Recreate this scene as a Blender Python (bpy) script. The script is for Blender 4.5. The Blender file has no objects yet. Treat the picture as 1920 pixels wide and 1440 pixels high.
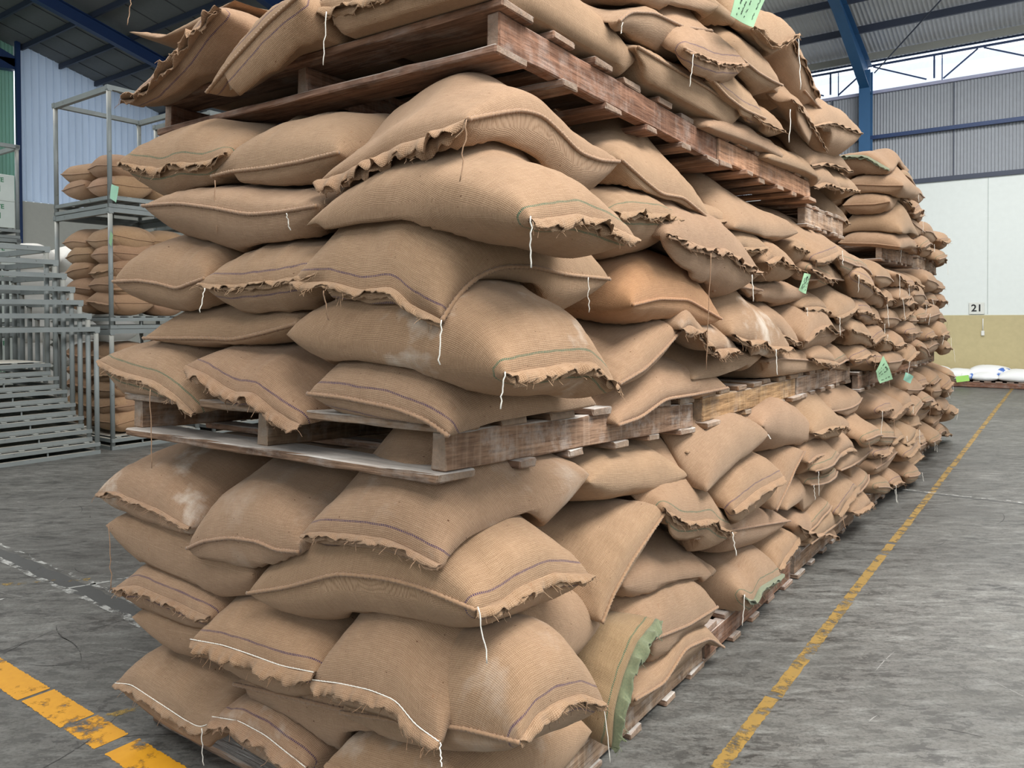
import bpy, bmesh, math, random
import numpy as np
from mathutils import Vector, Matrix

SC = bpy.context.scene
COL = SC.collection
PI = math.pi

# ------------------------------------------------------------------ camera
FPX, CX, CY = 1459.0, 960.0, 618.0          # focal length and principal point, in 1920x1440 pixels
TH, PT, RO = math.atan(1045 / 1459.0), math.radians(0.9), 0.004
_r = np.array([math.cos(TH), math.sin(TH), 0.0])
CF = np.array([-math.sin(TH) * math.cos(PT), math.cos(TH) * math.cos(PT), -math.sin(PT)])
_u = np.cross(_r, CF)
CR = _r * math.cos(RO) - _u * math.sin(RO)
CU = _u * math.cos(RO) + _r * math.sin(RO)
CP = np.array([1.240, -1.442, 1.470])
cam = bpy.data.cameras.new('camera')
cam.sensor_width = 36.0
cam.lens = FPX / 1920 * 36.0
cam.shift_y = -(720 - CY) / 1920.0
cam.clip_start = 0.05
cam.clip_end = 300
cam_o = bpy.data.objects.new('camera', cam)
COL.objects.link(cam_o)
m = Matrix.Identity(4)
for i in range(3):
    m[i][0], m[i][1], m[i][2], m[i][3] = CR[i], CU[i], -CF[i], CP[i]
cam_o.matrix_world = m
SC.camera = cam_o

def ray(x, y):
    return CF + CR * (x - CX) / FPX - CU * (y - CY) / FPX
def onx(x, y, X):
    d = ray(x, y); return CP + d * (X - CP[0]) / d[0]
def ony(x, y, Y):
    d = ray(x, y); return CP + d * (Y - CP[1]) / d[1]
def onz(x, y, Z=0.0):
    d = ray(x, y); return CP + d * (Z - CP[2]) / d[2]
def proj(p):
    v = np.asarray(p) - CP
    z = v @ CF
    return CX + FPX * (v @ CR) / z, CY - FPX * (v @ CU) / z, z

# ------------------------------------------------------------------ world, lights, exposure
W = bpy.data.worlds.new('overcast_sky')
SC.world = W
W.use_nodes = True
bg = W.node_tree.nodes['Background']
bg.inputs[0].default_value = (0.86, 0.93, 1.0, 1)
bg.inputs[1].default_value = 2.0
def area(name, loc, sx, sy, power, rot=(0, 0, 0), col=(1, 0.985, 0.96)):
    l = bpy.data.lights.new(name, 'AREA')
    l.shape = 'RECTANGLE'; l.size = sx; l.size_y = sy; l.energy = power; l.color = col
    o = bpy.data.objects.new(name, l)
    o.location = loc; o.rotation_euler = rot
    COL.objects.link(o)
    return o
# unseen area lights added under the closed roof, standing in for skylight daylight
area('skylight_fill_aisle', (4.2, 1.0, 8.3), 3.0, 9.0, 1350, (0, math.radians(12), 0))
area('skylight_fill_front', (-2.5, -5.5, 8.6), 9.0, 3.0, 520, (math.radians(-18), 0, 0))
area('skylight_fill_racks', (-12.5, 1.0, 9.0), 3.0, 9.0, 700)
area('skylight_fill_end', (1.0, 12.0, 7.6), 5.0, 3.0, 620)
SC.view_settings.view_transform = 'Standard'
SC.view_settings.look = 'None'
SC.view_settings.gamma = 1.0
SC.view_settings.use_curve_mapping = False
SC.view_settings.exposure = 0.16
SC.cycles.use_denoising = True
SC.cycles.max_bounces = 6
SC.cycles.diffuse_bounces = 3
SC.cycles.glossy_bounces = 2
SC.cycles.transmission_bounces = 3

# ------------------------------------------------------------------ tagging
def tag(o, label=None, cat=None, group=None, kind=None):
    if label: o['label'] = label
    if cat: o['category'] = cat
    if group: o['group'] = group
    if kind: o['kind'] = kind
    return o
def empty(name, loc=(0, 0, 0), rz=0):
    o = bpy.data.objects.new(name, None)
    o.location = loc; o.rotation_euler = (0, 0, rz)
    o.empty_display_size = 0.1
    COL.objects.link(o)
    return o
def link_mesh(name, me, mat=None, parent=None, loc=None, rot=None, color=None):
    o = bpy.data.objects.new(name, me)
    COL.objects.link(o)
    if mat and not me.materials: me.materials.append(mat)
    if parent is not None: o.parent = parent
    if loc is not None: o.location = loc
    if rot is not None: o.rotation_euler = rot
    if color is not None: o.color = color
    return o

# ------------------------------------------------------------------ materials
def srgb(r, g, b):
    f = lambda c: (c / 255 / 12.92) if c <= 10.3 else ((c / 255 + 0.055) / 1.055) ** 2.4
    return (f(r), f(g), f(b), 1)
class N:
    def __init__(s, name):
        s.m = bpy.data.materials.new(name); s.m.use_nodes = True
        s.t = s.m.node_tree; s.p = s.t.nodes['Principled BSDF']
        s.out = s.t.nodes['Material Output']
    def n(s, kind, ins=None, **kw):
        nd = s.t.nodes.new(kind)
        for k, v in kw.items(): setattr(nd, k, v)
        for k, v in (ins or {}).items():
            if hasattr(v, 'is_linked') or hasattr(v, 'links'): s.t.links.new(v, nd.inputs[k])
            else: nd.inputs[k].default_value = v
        return nd
    def l(s, a, b): s.t.links.new(a, b)
    def math(s, op, a, b=0.0, clamp=False):
        return s.n('ShaderNodeMath', {0: a, 1: b}, operation=op, use_clamp=clamp).outputs[0]
    def mix(s, f, a, b, mode='MIX'):
        nd = s.n('ShaderNodeMix', data_type='RGBA', blend_type=mode)
        for i, v in ((0, f), (6, a), (7, b)):
            if hasattr(v, 'links'): s.l(v, nd.inputs[i])
            else: nd.inputs[i].default_value = v
        return nd.outputs[2]
    def ramp(s, f, a, b, c0=(0, 0, 0, 1), c1=(1, 1, 1, 1)):
        nd = s.n('ShaderNodeValToRGB', {0: f})
        e = nd.color_ramp.elements
        e[0].position, e[1].position = a, b
        e[0].color, e[1].color = c0, c1
        return nd.outputs[0]
    def noise(s, vec, scale, detail=3, rough=.55, dist=0.0):
        return s.n('ShaderNodeTexNoise', {'Vector': vec, 'Scale': scale, 'Detail': detail, 'Roughness': rough, 'Distortion': dist}).outputs[0]
    def mapping(s, vec, scale=(1, 1, 1), loc=(0, 0, 0), rot=(0, 0, 0)):
        return s.n('ShaderNodeMapping', {'Vector': vec, 'Scale': scale, 'Location': loc, 'Rotation': rot}).outputs[0]
    def set(s, **k):
        for a, v in k.items():
            a = a.replace('_', ' ')
            if hasattr(v, 'links'): s.l(v, s.p.inputs[a])
            else: s.p.inputs[a].default_value = v
    def bump(s, h, strength=.5, dist=.01):
        b = s.n('ShaderNodeBump', {'Height': h, 'Strength': strength, 'Distance': dist})
        s.l(b.outputs[0], s.p.inputs['Normal'])

def plain(name, col, rough=.6, metal=0.0, nz=0.06):
    k = N(name)
    tc = k.n('ShaderNodeTexCoord').outputs['Object']
    f = k.noise(tc, 9, 4)
    d = tuple(c * (1 - nz * 3) for c in col[:3]) + (1,)
    k.set(Base_Color=k.mix(f, d, col), Roughness=rough, Metallic=metal)
    return k.m

def burlap(name, stripe=None, weave=1.0):
    k = N(name)
    uv = k.n('ShaderNodeTexCoord').outputs['UV']
    oi = k.n('ShaderNodeObjectInfo')
    rnd = oi.outputs['Random']
    ofs = k.n('ShaderNodeCombineXYZ', {0: k.math('MULTIPLY', rnd, 37.0), 1: k.math('MULTIPLY', rnd, 91.0), 2: 0.0}).outputs[0]
    p = k.n('ShaderNodeVectorMath', {0: uv, 1: ofs}, operation='ADD').outputs[0]
    wx = k.n('ShaderNodeTexWave', {'Vector': p, 'Scale': 66 * weave, 'Distortion': .9, 'Detail': 2.0, 'Detail Scale': .35, 'Detail Roughness': .6}, bands_direction='X').outputs[1]
    wy = k.n('ShaderNodeTexWave', {'Vector': p, 'Scale': 70 * weave, 'Distortion': 1.1, 'Detail': 2.0, 'Detail Scale': .35, 'Detail Roughness': .6}, bands_direction='Y').outputs[1]
    weav = k.math('MULTIPLY', k.math('ADD', wx, .35), k.math('ADD', wy, .35))
    thread = k.noise(k.mapping(p, (24, 215, 1)), 1.0, 2)
    thread2 = k.noise(k.mapping(p, (215, 24, 1)), 1.0, 2)
    big = k.noise(p, 5.5, 3)
    base = k.mix(k.ramp(big, .3, .72), srgb(143, 111, 83), srgb(163, 130, 101))
    base = k.mix(k.math('MULTIPLY', k.ramp(thread, .42, .75), .42), base, srgb(192, 161, 131))
    base = k.mix(k.math('MULTIPLY', k.ramp(thread2, .45, .75), .34), base, srgb(118, 86, 62))
    base = k.mix(k.ramp(weav, .1, .75, (.0, .0, .0, 1), (1, 1, 1, 1)), k.mix(1.0, base, srgb(184, 168, 150), 'MULTIPLY'), base)
    gr = k.noise(p, 520, 2, .6)
    base = k.mix(k.math('MULTIPLY', k.ramp(gr, .35, .7), .42), base, srgb(194, 166, 138))
    fl = k.noise(k.mapping(p, (60, 110, 1)), 1.0, 2, .5)
    base = k.mix(k.ramp(fl, .715, .76), base, srgb(92, 58, 34))
    fl2 = k.noise(k.mapping(p, (25, 19, 1), (3, 7, 0)), 1.0, 3, .6)
    base = k.mix(k.math('MULTIPLY', k.ramp(fl2, .69, .78), .6), base, srgb(140, 92, 60))
    base = k.mix(1.0, base, oi.outputs['Color'], 'MULTIPLY')
    dust = k.math('MULTIPLY', k.ramp(k.noise(p, 3.6, 5, .62), .55, .72), k.math('SUBTRACT', 1.0, oi.outputs['Alpha']))
    base = k.mix(k.math('MULTIPLY', dust, k.math('ADD', .5, k.math('MULTIPLY', gr, .5)), True), base, srgb(222, 214, 202))
    if stripe:
        sx = k.n('ShaderNodeSeparateXYZ', {0: uv})
        y = sx.outputs[1]
        wob = k.math('MULTIPLY', k.math('SUBTRACT', k.noise(p, 9, 2), .5), .014)
        y = k.math('ADD', y, wob)
        def band(c, w):
            return k.math('LESS_THAN', k.math('ABSOLUTE', k.math('SUBTRACT', y, c)), w)
        st = k.math('GREATER_THAN', k.math('SINE', k.math('MULTIPLY', sx.outputs[0], 1000.0)), -.5)
        f = k.math('MULTIPLY', band(.036, .0028), st)
        f = k.math('MULTIPLY', f, k.math('ADD', .5, k.math('MULTIPLY', k.noise(p, 30, 2), .6)), True)
        base = k.mix(f, base, stripe)
    k.set(Base_Color=base, Roughness=.93)
    k.p.inputs['Specular IOR Level'].default_value = .12
    k.p.inputs['Sheen Weight'].default_value = .18
    k.p.inputs['Sheen Roughness'].default_value = .6
    k.p.inputs['Sheen Tint'].default_value = (.95, .85, .72, 1)
    h = k.math('ADD', k.math('MULTIPLY', weav, .65), k.math('MULTIPLY', k.math('ADD', thread, thread2), .8))
    k.bump(k.math('ADD', h, k.math('MULTIPLY', gr, .9)), .5, .0018)
    return k.m

PURPLE, GREEN = srgb(58, 40, 78), srgb(44, 92, 72)
M_B = {'': burlap('burlap_plain'), 'p': burlap('burlap_purple_stitch', PURPLE), 'g': burlap('burlap_green_stitch', GREEN)}
def jute(name, c, c2):
    k = N(name)
    tc = k.n('ShaderNodeTexCoord').outputs['Object']
    f = k.noise(tc, 160, 2)
    k.set(Base_Color=k.mix(1.0, k.mix(f, c, c2), k.n('ShaderNodeObjectInfo').outputs['Color'], 'MULTIPLY'), Roughness=.95)
    k.p.inputs['Sheen Weight'].default_value = .2
    k.bump(f, .5, .001)
    return k.m
M_ROPE = jute('jute_rope', srgb(128, 97, 71), srgb(172, 138, 107))
M_FLAP = jute('jute_hem', srgb(128, 98, 74), srgb(164, 131, 104))
M_GREENHEM = jute('green_hem', srgb(98, 108, 88), srgb(136, 136, 108))
M_TWINE = jute('pale_twine', srgb(224, 218, 204), srgb(246, 242, 232))

def wood(name, axis):
    k = N(name)
    tc = k.n('ShaderNodeTexCoord').outputs['Object']
    oi = k.n('ShaderNodeObjectInfo')
    rnd = oi.outputs['Random']
    ofs = k.n('ShaderNodeCombineXYZ', {0: k.math('MULTIPLY', rnd, 13.0), 1: k.math('MULTIPLY', rnd, 29.0), 2: k.math('MULTIPLY', rnd, 7.0)}).outputs[0]
    p = k.n('ShaderNodeVectorMath', {0: tc, 1: ofs}, operation='ADD').outputs[0]
    sc = (2.4, 40, 40) if axis == 'x' else (40, 2.4, 40)
    g = k.noise(k.mapping(p, sc), 1.0, 5, .65, .4)
    g2 = k.noise(k.mapping(p, tuple(a * 3.2 for a in sc)), 1.0, 3, .6)
    big = k.noise(p, 6, 4, .6)
    base = k.mix(k.ramp(g, .28, .72), srgb(92, 72, 59), srgb(168, 141, 120))
    base = k.mix(k.math('MULTIPLY', k.ramp(g2, .47, .72), .55), base, srgb(56, 42, 35))
    if axis == 'y':      # saw marks across the stringers
        saw = k.noise(k.mapping(p, (3, 55, 3)), 1.0, 3, .6)
        base = k.mix(k.math('MULTIPLY', k.ramp(saw, .5, .72), .4), base, srgb(176, 158, 142))
    base = k.mix(1.0, base, oi.outputs['Color'], 'MULTIPLY')
    blot = k.noise(k.mapping(p, (7, 7, 7), (9, 3, 5)), 1.0, 5, .65, .4)
    base = k.mix(k.math('MULTIPLY', k.ramp(blot, .52, .68), .4), base, srgb(58, 44, 38))
    nsep = k.n('ShaderNodeSeparateXYZ', {0: k.n('ShaderNodeNewGeometry').outputs['Normal']})
    nz = nsep.outputs[2]
    endg = k.ramp(k.math('ABSOLUTE', nsep.outputs[0 if axis == 'x' else 1]), .8, .95)
    base = k.mix(k.math('MULTIPLY', endg, .55), base, k.mix(g2, srgb(128, 108, 92), srgb(176, 160, 142)))
    upf = k.ramp(nz, .5, .8)
    scuff = k.ramp(k.noise(k.mapping(p, (5, 9, 9), (4, 2, 1)), 1.0, 5, .7), .5, .68)
    a = oi.outputs['Alpha']
    dust = k.math('MULTIPLY', k.math('ADD', k.math('MULTIPLY', upf, .95), k.math('MULTIPLY', scuff, .42)), k.math('SUBTRACT', 1.0, a), True)
    dust = k.math('MULTIPLY', dust, k.math('ADD', .55, k.math('MULTIPLY', big, .8)), True)
    base = k.mix(dust, base, srgb(206, 200, 192))
    k.set(Base_Color=base, Roughness=.85)
    k.p.inputs['Specular IOR Level'].default_value = .2
    k.bump(k.math('ADD', k.math('ADD', g, k.math('MULTIPLY', g2, .7)), k.math('MULTIPLY', blot, 1.5)), .8, .005)
    return k.m
M_WX, M_WY = wood('weathered_wood_across', 'x'), wood('weathered_wood_along', 'y')
M_STEEL = None
# ------------------------------------------------------------------ mesh helpers
class MB:
    """collects boxes, bars and tubes into one mesh"""
    def __init__(s): s.v = []; s.f = []
    def add(s, vs, fs):
        b = len(s.v); s.v += [tuple(map(float, q)) for q in vs]; s.f += [tuple(b + i for i in f) for f in fs]
    def box(s, x0, x1, y0, y1, z0, z1):
        s.add([(x0, y0, z0), (x1, y0, z0), (x1, y1, z0), (x0, y1, z0), (x0, y0, z1), (x1, y0, z1), (x1, y1, z1), (x0, y1, z1)],
              [(3, 2, 1, 0), (4, 5, 6, 7), (0, 1, 5, 4), (1, 2, 6, 5), (2, 3, 7, 6), (3, 0, 4, 7)])
    def bar(s, a, b, w, h):
        a, b = Vector(a), Vector(b); d = (b - a).normalized()
        up = Vector((0, 0, 1)) if abs(d.z) < .95 else Vector((0, 1, 0))
        r = d.cross(up).normalized() * (w / 2); q = r.cross(d).normalized() * (h / 2)
        vs = [p + i * r + j * q for p in (a, b) for i, j in ((-1, -1), (1, -1), (1, 1), (-1, 1))]
        s.add(vs, [(0, 3, 2, 1), (4, 5, 6, 7), (0, 1, 5, 4), (1, 2, 6, 5), (2, 3, 7, 6), (3, 0, 4, 7)])
    def tube(s, pts, rad, n=6, closed=True):
        pts = [Vector(p) for p in pts]; m = len(pts)
        vs = []
        nrm = None
        for i, p in enumerate(pts):
            d = (pts[min(i + 1, m - 1)] - pts[max(i - 1, 0)])
            d = d.normalized() if d.length > 1e-9 else Vector((0, 0, 1))
            if nrm is None:
                nrm = d.orthogonal().normalized()
            else:
                nrm = nrm - d * nrm.dot(d)
                nrm = nrm.normalized() if nrm.length > 1e-6 else d.orthogonal().normalized()
            bn = d.cross(nrm)
            for j in range(n):
                a = 2 * PI * j / n
                rr = rad(i, j) if callable(rad) else rad
                vs.append(p + (nrm * math.cos(a) + bn * math.sin(a)) * rr)
        fs = [(i * n + j, i * n + (j + 1) % n, (i + 1) * n + (j + 1) % n, (i + 1) * n + j) for i in range(m - 1) for j in range(n)]
        if closed: fs += [tuple(range(n - 1, -1, -1)), tuple((m - 1) * n + j for j in range(n))]
        s.add(vs, fs)
    def mesh(s, name, smooth=False, bevel=0):
        me = bpy.data.meshes.new(name)
        me.from_pydata(s.v, [], s.f)
        if bevel:
            bm = bmesh.new(); bm.from_mesh(me)
            bmesh.ops.bevel(bm, geom=bm.edges[:], offset=bevel, segments=1, affect='EDGES')
            bm.to_mesh(me); bm.free()
        if smooth: me.polygons.foreach_set('use_smooth', [True] * len(me.polygons))
        me.update()
        return me
    def build(s, name, mat, parent=None, smooth=False, bevel=0, color=None):
        return link_mesh(name, s.mesh(name, smooth, bevel), mat, parent, color=color)

def text_mesh(curve, mat):
    o = bpy.data.objects.new('lettering', curve); COL.objects.link(o)
    bpy.context.view_layer.update()
    me = bpy.data.meshes.new_from_object(o.evaluated_get(bpy.context.evaluated_depsgraph_get()))
    bpy.data.objects.remove(o); bpy.data.curves.remove(curve)
    me.name = 'lettering'; me.materials.clear(); me.materials.append(mat)
    return me
RNG = np.random.RandomState(7)
def R(a, b): return float(RNG.uniform(a, b))

def plank_mesh(name, sx, sy, sz, rough=.002, seg=10):
    """a sawn board centred on its origin, with chipped, slightly warped edges"""
    bm = bmesh.new()
    bmesh.ops.create_cube(bm, size=1.0)
    bmesh.ops.scale(bm, vec=(sx, sy, sz), verts=bm.verts)
    ax = 0 if sx > sy else 1
    if seg:
        es = [e for e in bm.edges if abs((e.verts[0].co - e.verts[1].co)[ax]) > .5 * max(sx, sy)]
        bmesh.ops.subdivide_edges(bm, edges=es, cuts=seg, use_grid_fill=False)
    bmesh.ops.bevel(bm, geom=[e for e in bm.edges if e.is_boundary is False and len(e.link_faces) == 2 and e.calc_face_angle(0) > .8], offset=min(.004, sz * .18), segments=1, affect='EDGES')
    for v in bm.verts:
        v.co.x += R(-rough, rough); v.co.y += R(-rough, rough); v.co.z += R(-rough, rough) * .7
    me = bpy.data.meshes.new(name)
    bm.to_mesh(me); bm.free()
    return me

def vary(c, amt=.12, dust=None):
    k = 1 + R(-amt, amt)
    return (c[0] * k * (1 + R(-.04, .04)), c[1] * k, c[2] * k * (1 + R(-.04, .04)), c[3] if dust is None else dust)

def pallet(x0, x1, y0, y1, z0, col, label, dz=(0, 0), near=False, n_top=7, n_bot=6, rev=False, lead=0.0):
    """stringers run along the aisle (y), deck boards lie across (x). dz: lift of near and far end. lead: board overhang at the near end"""
    L, Wd = y1 - y0, x1 - x0
    t = empty('wooden_pallet', ((x0 + x1) / 2, (y0 + y1) / 2, z0 + .5 * (dz[0] + dz[1])))
    t.rotation_euler = (math.atan2(dz[1] - dz[0], L), 0, R(-.006, .006))
    tag(t, label, 'pallet', 'pallets under the sacks')
    seg = 14 if near else 3
    rg = .0024 if near else .0015
    bt, st = .024, .098
    for k in range(3):
        xx = -Wd / 2 + .024 + k * (Wd - .048) / 2
        me = plank_mesh('stringer', .046, L, st, rg, seg)
        link_mesh('stringer', me, M_WY, t, (xx, 0, bt + st / 2), color=vary(col))
    def row(n, z, name, wf):
        ys = np.linspace(-L / 2 + .06 - lead, L / 2 - .06, n)
        for i, yy in enumerate(ys):
            w = wf(i)
            me = plank_mesh(name, Wd + R(-.012, .03), w, bt, rg, seg)
            cb = vary(tuple(.55 * a + .45 * g for a, g in zip(col, (.95, .93, .9, col[3]))), .18)
            link_mesh(name, me, M_WX, t, (R(-.006, .014), yy + R(-.008, .008), z), (0, 0, R(-.01, .01)), cb)
    row(n_top, bt + st + bt / 2, 'deck_board', lambda i: .15 if i in (0, n_top - 1) else R(.105, .135))
    row(n_bot, bt / 2, 'bottom_board', lambda i: .15 if i in (0, n_bot - 1) else R(.08, .11))
    return t

# ------------------------------------------------------------------ height field of what lies below (keeps sacks from sinking into one another)
HX0, HY0, HS = -2.2, -.6, .02
HG = np.zeros((140, 560)); HG_ALL = HG
def h_smooth():
    g = HG
    for ax in (0, 1):
        g = np.maximum(g, np.maximum(np.roll(g, 1, ax), np.roll(g, -1, ax)))
    for _ in range(2):
        for ax in (0, 1):
            g = .5 * g + .25 * (np.roll(g, 1, ax) + np.roll(g, -1, ax))
    return g
def h_sample(x, y, HG=None):
    i = np.clip(((x - HX0) / HS).astype(int), 0, HG_ALL.shape[0] - 1)
    j = np.clip(((y - HY0) / HS).astype(int), 0, HG_ALL.shape[1] - 1)
    return (HG_ALL if HG is None else HG)[i, j]
def h_splat(x, y, z):
    i = ((x - HX0) / HS).astype(int).ravel(); j = ((y - HY0) / HS).astype(int).ravel(); z = z.ravel()
    ok = (i >= 0) & (j >= 0) & (i < HG.shape[0]) & (j < HG.shape[1])
    np.maximum.at(HG, (i[ok], j[ok]), z[ok])
def h_rect(x0, x1, y0, y1, z):
    i0, i1 = int((x0 - HX0) / HS), int((x1 - HX0) / HS); j0, j1 = int((y0 - HY0) / HS), int((y1 - HY0) / HS)
    HG[max(i0, 0):i1, max(j0, 0):j1] = np.maximum(HG[max(i0, 0):i1, max(j0, 0):j1], z)

def curve(pts, n):
    """smooth resampling of a polyline by arc length"""
    p = np.asarray(pts, float)
    d = np.r_[0, np.cumsum(np.linalg.norm(np.diff(p, axis=0), axis=1))]
    q = np.linspace(0, d[-1], 161)
    c = np.stack([np.interp(q, d, p[:, i]) for i in range(3)], 1)
    for _ in range(60):
        c[1:-1] = .25 * c[:-2] + .5 * c[1:-1] + .25 * c[2:]
    t = np.linspace(0, 160, n + 1)
    return np.stack([np.interp(t, np.arange(161), c[:, i]) for i in range(3)], 1)
def sstep(a, b, x):
    t = np.clip((x - a) / (b - a), 0, 1); return t * t * (3 - 2 * t)
def fbm(rs, a, b, f0, n=5):
    o = np.zeros_like(a)
    for k in range(n):
        th = rs.uniform(0, 2 * PI); f = f0 * rs.uniform(.6, 1.7); ph = rs.uniform(0, 2 * PI)
        o += np.sin((a * math.cos(th) + b * math.sin(th)) * f * 2 * PI + ph)
    return o / math.sqrt(n)

def grid_mesh(name, top, bot, uvt):
    """closed pillow from two (nu+1,nv+1,3) sheets that meet at their rim"""
    a, b = top.shape[0], top.shape[1]
    idx = np.arange(a * b).reshape(a, b)
    bi = np.full((a, b), -1)
    inner = np.zeros((a, b), bool); inner[1:-1, 1:-1] = True
    bi[~inner] = idx[~inner]
    bi[inner] = a * b + np.arange(inner.sum())
    co = np.concatenate([top.reshape(-1, 3), bot[inner]])
    ft = np.stack([idx[:-1, :-1], idx[1:, :-1], idx[1:, 1:], idx[:-1, 1:]], -1).reshape(-1, 4)
    fb = np.stack([bi[:-1, :-1], bi[:-1, 1:], bi[1:, 1:], bi[1:, :-1]], -1).reshape(-1, 4)
    i, j = a // 2, b // 2
    nn = np.cross(top[i + 1, j] - top[i, j], top[i, j + 1] - top[i, j])
    if nn[2] < 0: ft, fb = ft[:, ::-1], fb[:, ::-1]
    fs = np.concatenate([ft, fb])
    me = bpy.data.meshes.new(name)
    me.vertices.add(len(co)); me.vertices.foreach_set('co', co.ravel())
    me.loops.add(fs.size); me.loops.foreach_set('vertex_index', fs.ravel().astype(np.int32))
    me.polygons.add(len(fs)); me.polygons.foreach_set('loop_start', np.arange(0, fs.size, 4, dtype=np.int32))
    me.polygons.foreach_set('loop_total', np.full(len(fs), 4, dtype=np.int32))
    me.polygons.foreach_set('use_smooth', np.ones(len(fs), bool))
    uvv = np.concatenate([uvt[0].reshape(-1, 2), uvt[1][inner]])
    ul = me.uv_layers.new(name='UVMap')
    ul.data.foreach_set('uv', uvv[fs.ravel()].ravel().astype(np.float32))
    me.update(); me.validate()
    return me

def rope(name, pts, rad, parent, org, mat, color):
    p = np.asarray(pts)
    d = np.r_[0, np.cumsum(np.linalg.norm(np.diff(p, axis=0), axis=1))]
    n = max(8, min(150, int(d[-1] / .006)))
    q = np.linspace(0, d[-1], n)
    c = np.stack([np.interp(q, d, p[:, i]) for i in range(3)], 1) - org
    mb = MB()
    mb.tube(c, lambda i, j: rad * (1 + .3 * math.sin(q[i] / .013 * 2 * PI + j * PI / 3) + .12 * math.sin(i * 1.7)), 6)
    return mb.build(name, mat, parent, True, color=color)

def flap(parent, org, edge, out, rs, width, droop, mat, color, fringe, seg=None):
    """the gathered hem beyond the stitched mouth: two crumpled plies and loose ends"""
    p = np.asarray(edge)
    d = np.r_[0, np.cumsum(np.linalg.norm(np.diff(p, axis=0), axis=1))]
    Lg = d[-1]
    n = seg or max(20, min(110, int(Lg / .0055)))
    q = np.linspace(0, Lg, n + 1)
    c = np.stack([np.interp(q, d, p[:, i]) for i in range(3)], 1)
    soft = 1.0 if width < .02 or seg is None else .62     # far hems hang calmer
    width = width * (1.0 if seg is None else .85)
    mb = MB(); uvs = []
    out = np.asarray(out, float)
    up = np.array([0, 0, 1.0])
    tg = np.gradient(c, axis=0); tg /= np.maximum(np.linalg.norm(tg, axis=1, keepdims=True), 1e-9)
    t = q / max(Lg, 1e-6)
    K = 6
    for ply in (0, 1):
        fmax = n / Lg / 5                        # no ruffle finer than the mesh can carry
        def wave(fs, am):
            return sum(0 if f > fmax else a * np.sin(2 * PI * q * f * rs.uniform(.7, 1.35) + rs.uniform(0, 6.28)) for f, a in zip(fs, am))
        w = wave((3.2, 6.5, 12, 22, 40), (.55, .55, .42, .25, .16))
        w2 = wave((4.5, 9, 18, 33), (.5, .4, .3, .2))
        wd = width * (.8 + .16 * soft * wave((5, 11, 27, 60), (.6, .5, .35, .25)) + rs.uniform(-.03, .03, n + 1)) * (1.0 if ply == 0 else .86)
        wd = wd * (.5 + .5 * np.minimum(1, np.minimum(t, 1 - t) * 12))
        ang = droop + (.12 if ply == 0 else -.25) + .26 * soft * w
        rows = []
        for k in range(K):
            s = k / (K - 1)
            a = ang * (.45 + .55 * s) + .35 * w2 * s * s
            w_ = w * soft
            o = c + (out[None] * np.cos(a)[:, None] + up[None] * np.sin(a)[:, None]) * (wd * s)[:, None]
            o = o + tg * (.010 * soft * w2 * s)[:, None]
            o = o + (up * .5 + out * .4)[None] * (.0055 * w_ * math.sin(s * 2.4))[:, None]
            o = o + up[None] * (.003 if ply == 0 else -.003)
            if s == 0: o = o - out[None] * .006
            rows.append(o)
        nrm = np.cross(tg, rows[-1] - rows[0]); nrm /= np.maximum(np.linalg.norm(nrm, axis=1, keepdims=True), 1e-9)
        th = nrm * .0013
        ring = [r + th for r in rows] + [r - th for r in rows[::-1]]
        vs = np.concatenate(ring) - org
        m = n + 1; KK = len(ring)
        fs = [(k * m + i, k * m + i + 1, ((k + 1) % KK) * m + i + 1, ((k + 1) % KK) * m + i) for k in range(KK) for i in range(n)]
        mb.add(vs.tolist(), fs)
        for k in list(range(K)) + list(range(K - 1, -1, -1)):
            uvs += [(5 + q[i] * 1.1, .8 + ply * .3 + wd[i] * k / (K - 1)) for i in range(m)]
        for _ in range(fringe):
            i = rs.randint(0, n + 1); a0 = rows[-1][i] - org
            ln = rs.uniform(.006, .03); e = out * rs.uniform(0, 1) + np.array([rs.uniform(-.5, .5), rs.uniform(-.5, .5), -rs.uniform(.2, 1)])
            e = e / np.linalg.norm(e) * ln
            mb.tube([a0, a0 + e * .5 + rs.uniform(-.003, .003, 3), a0 + e], .0008, 3, False)
            uvs += [(9, 9)] * 9
    me = mb.mesh('mouth_hem', True)
    ul = me.uv_layers.new(name='UVMap')
    vi = np.zeros(len(me.loops), np.int32); me.loops.foreach_get('vertex_index', vi)
    ul.data.foreach_set('uv', np.asarray(uvs, np.float32)[vi].ravel())
    return link_mesh('mouth_hem', me, mat, parent, color=color)

def thread(parent, org, p0, ln, rs, white=True, rad=.0016, name='loose_twine'):
    p = np.asarray(p0, float) - org
    pts = [p]
    sway = rs.uniform(-.02, .02, 2)
    k = 9
    for i in range(1, k + 1):
        s = i / k
        pts.append(p + np.array([sway[0] * s + rs.uniform(-.0025, .0025), sway[1] * s + rs.uniform(-.0025, .0025), -ln * s]))
    mb = MB(); mb.tube(pts, rad, 5)
    return mb.build(name, M_TWINE if white else M_ROPE, parent, True)

def on_face(face, p, off):
    return ony(p[0], p[1], off) if face == 'L' else onx(p[0], p[1], off)

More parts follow.
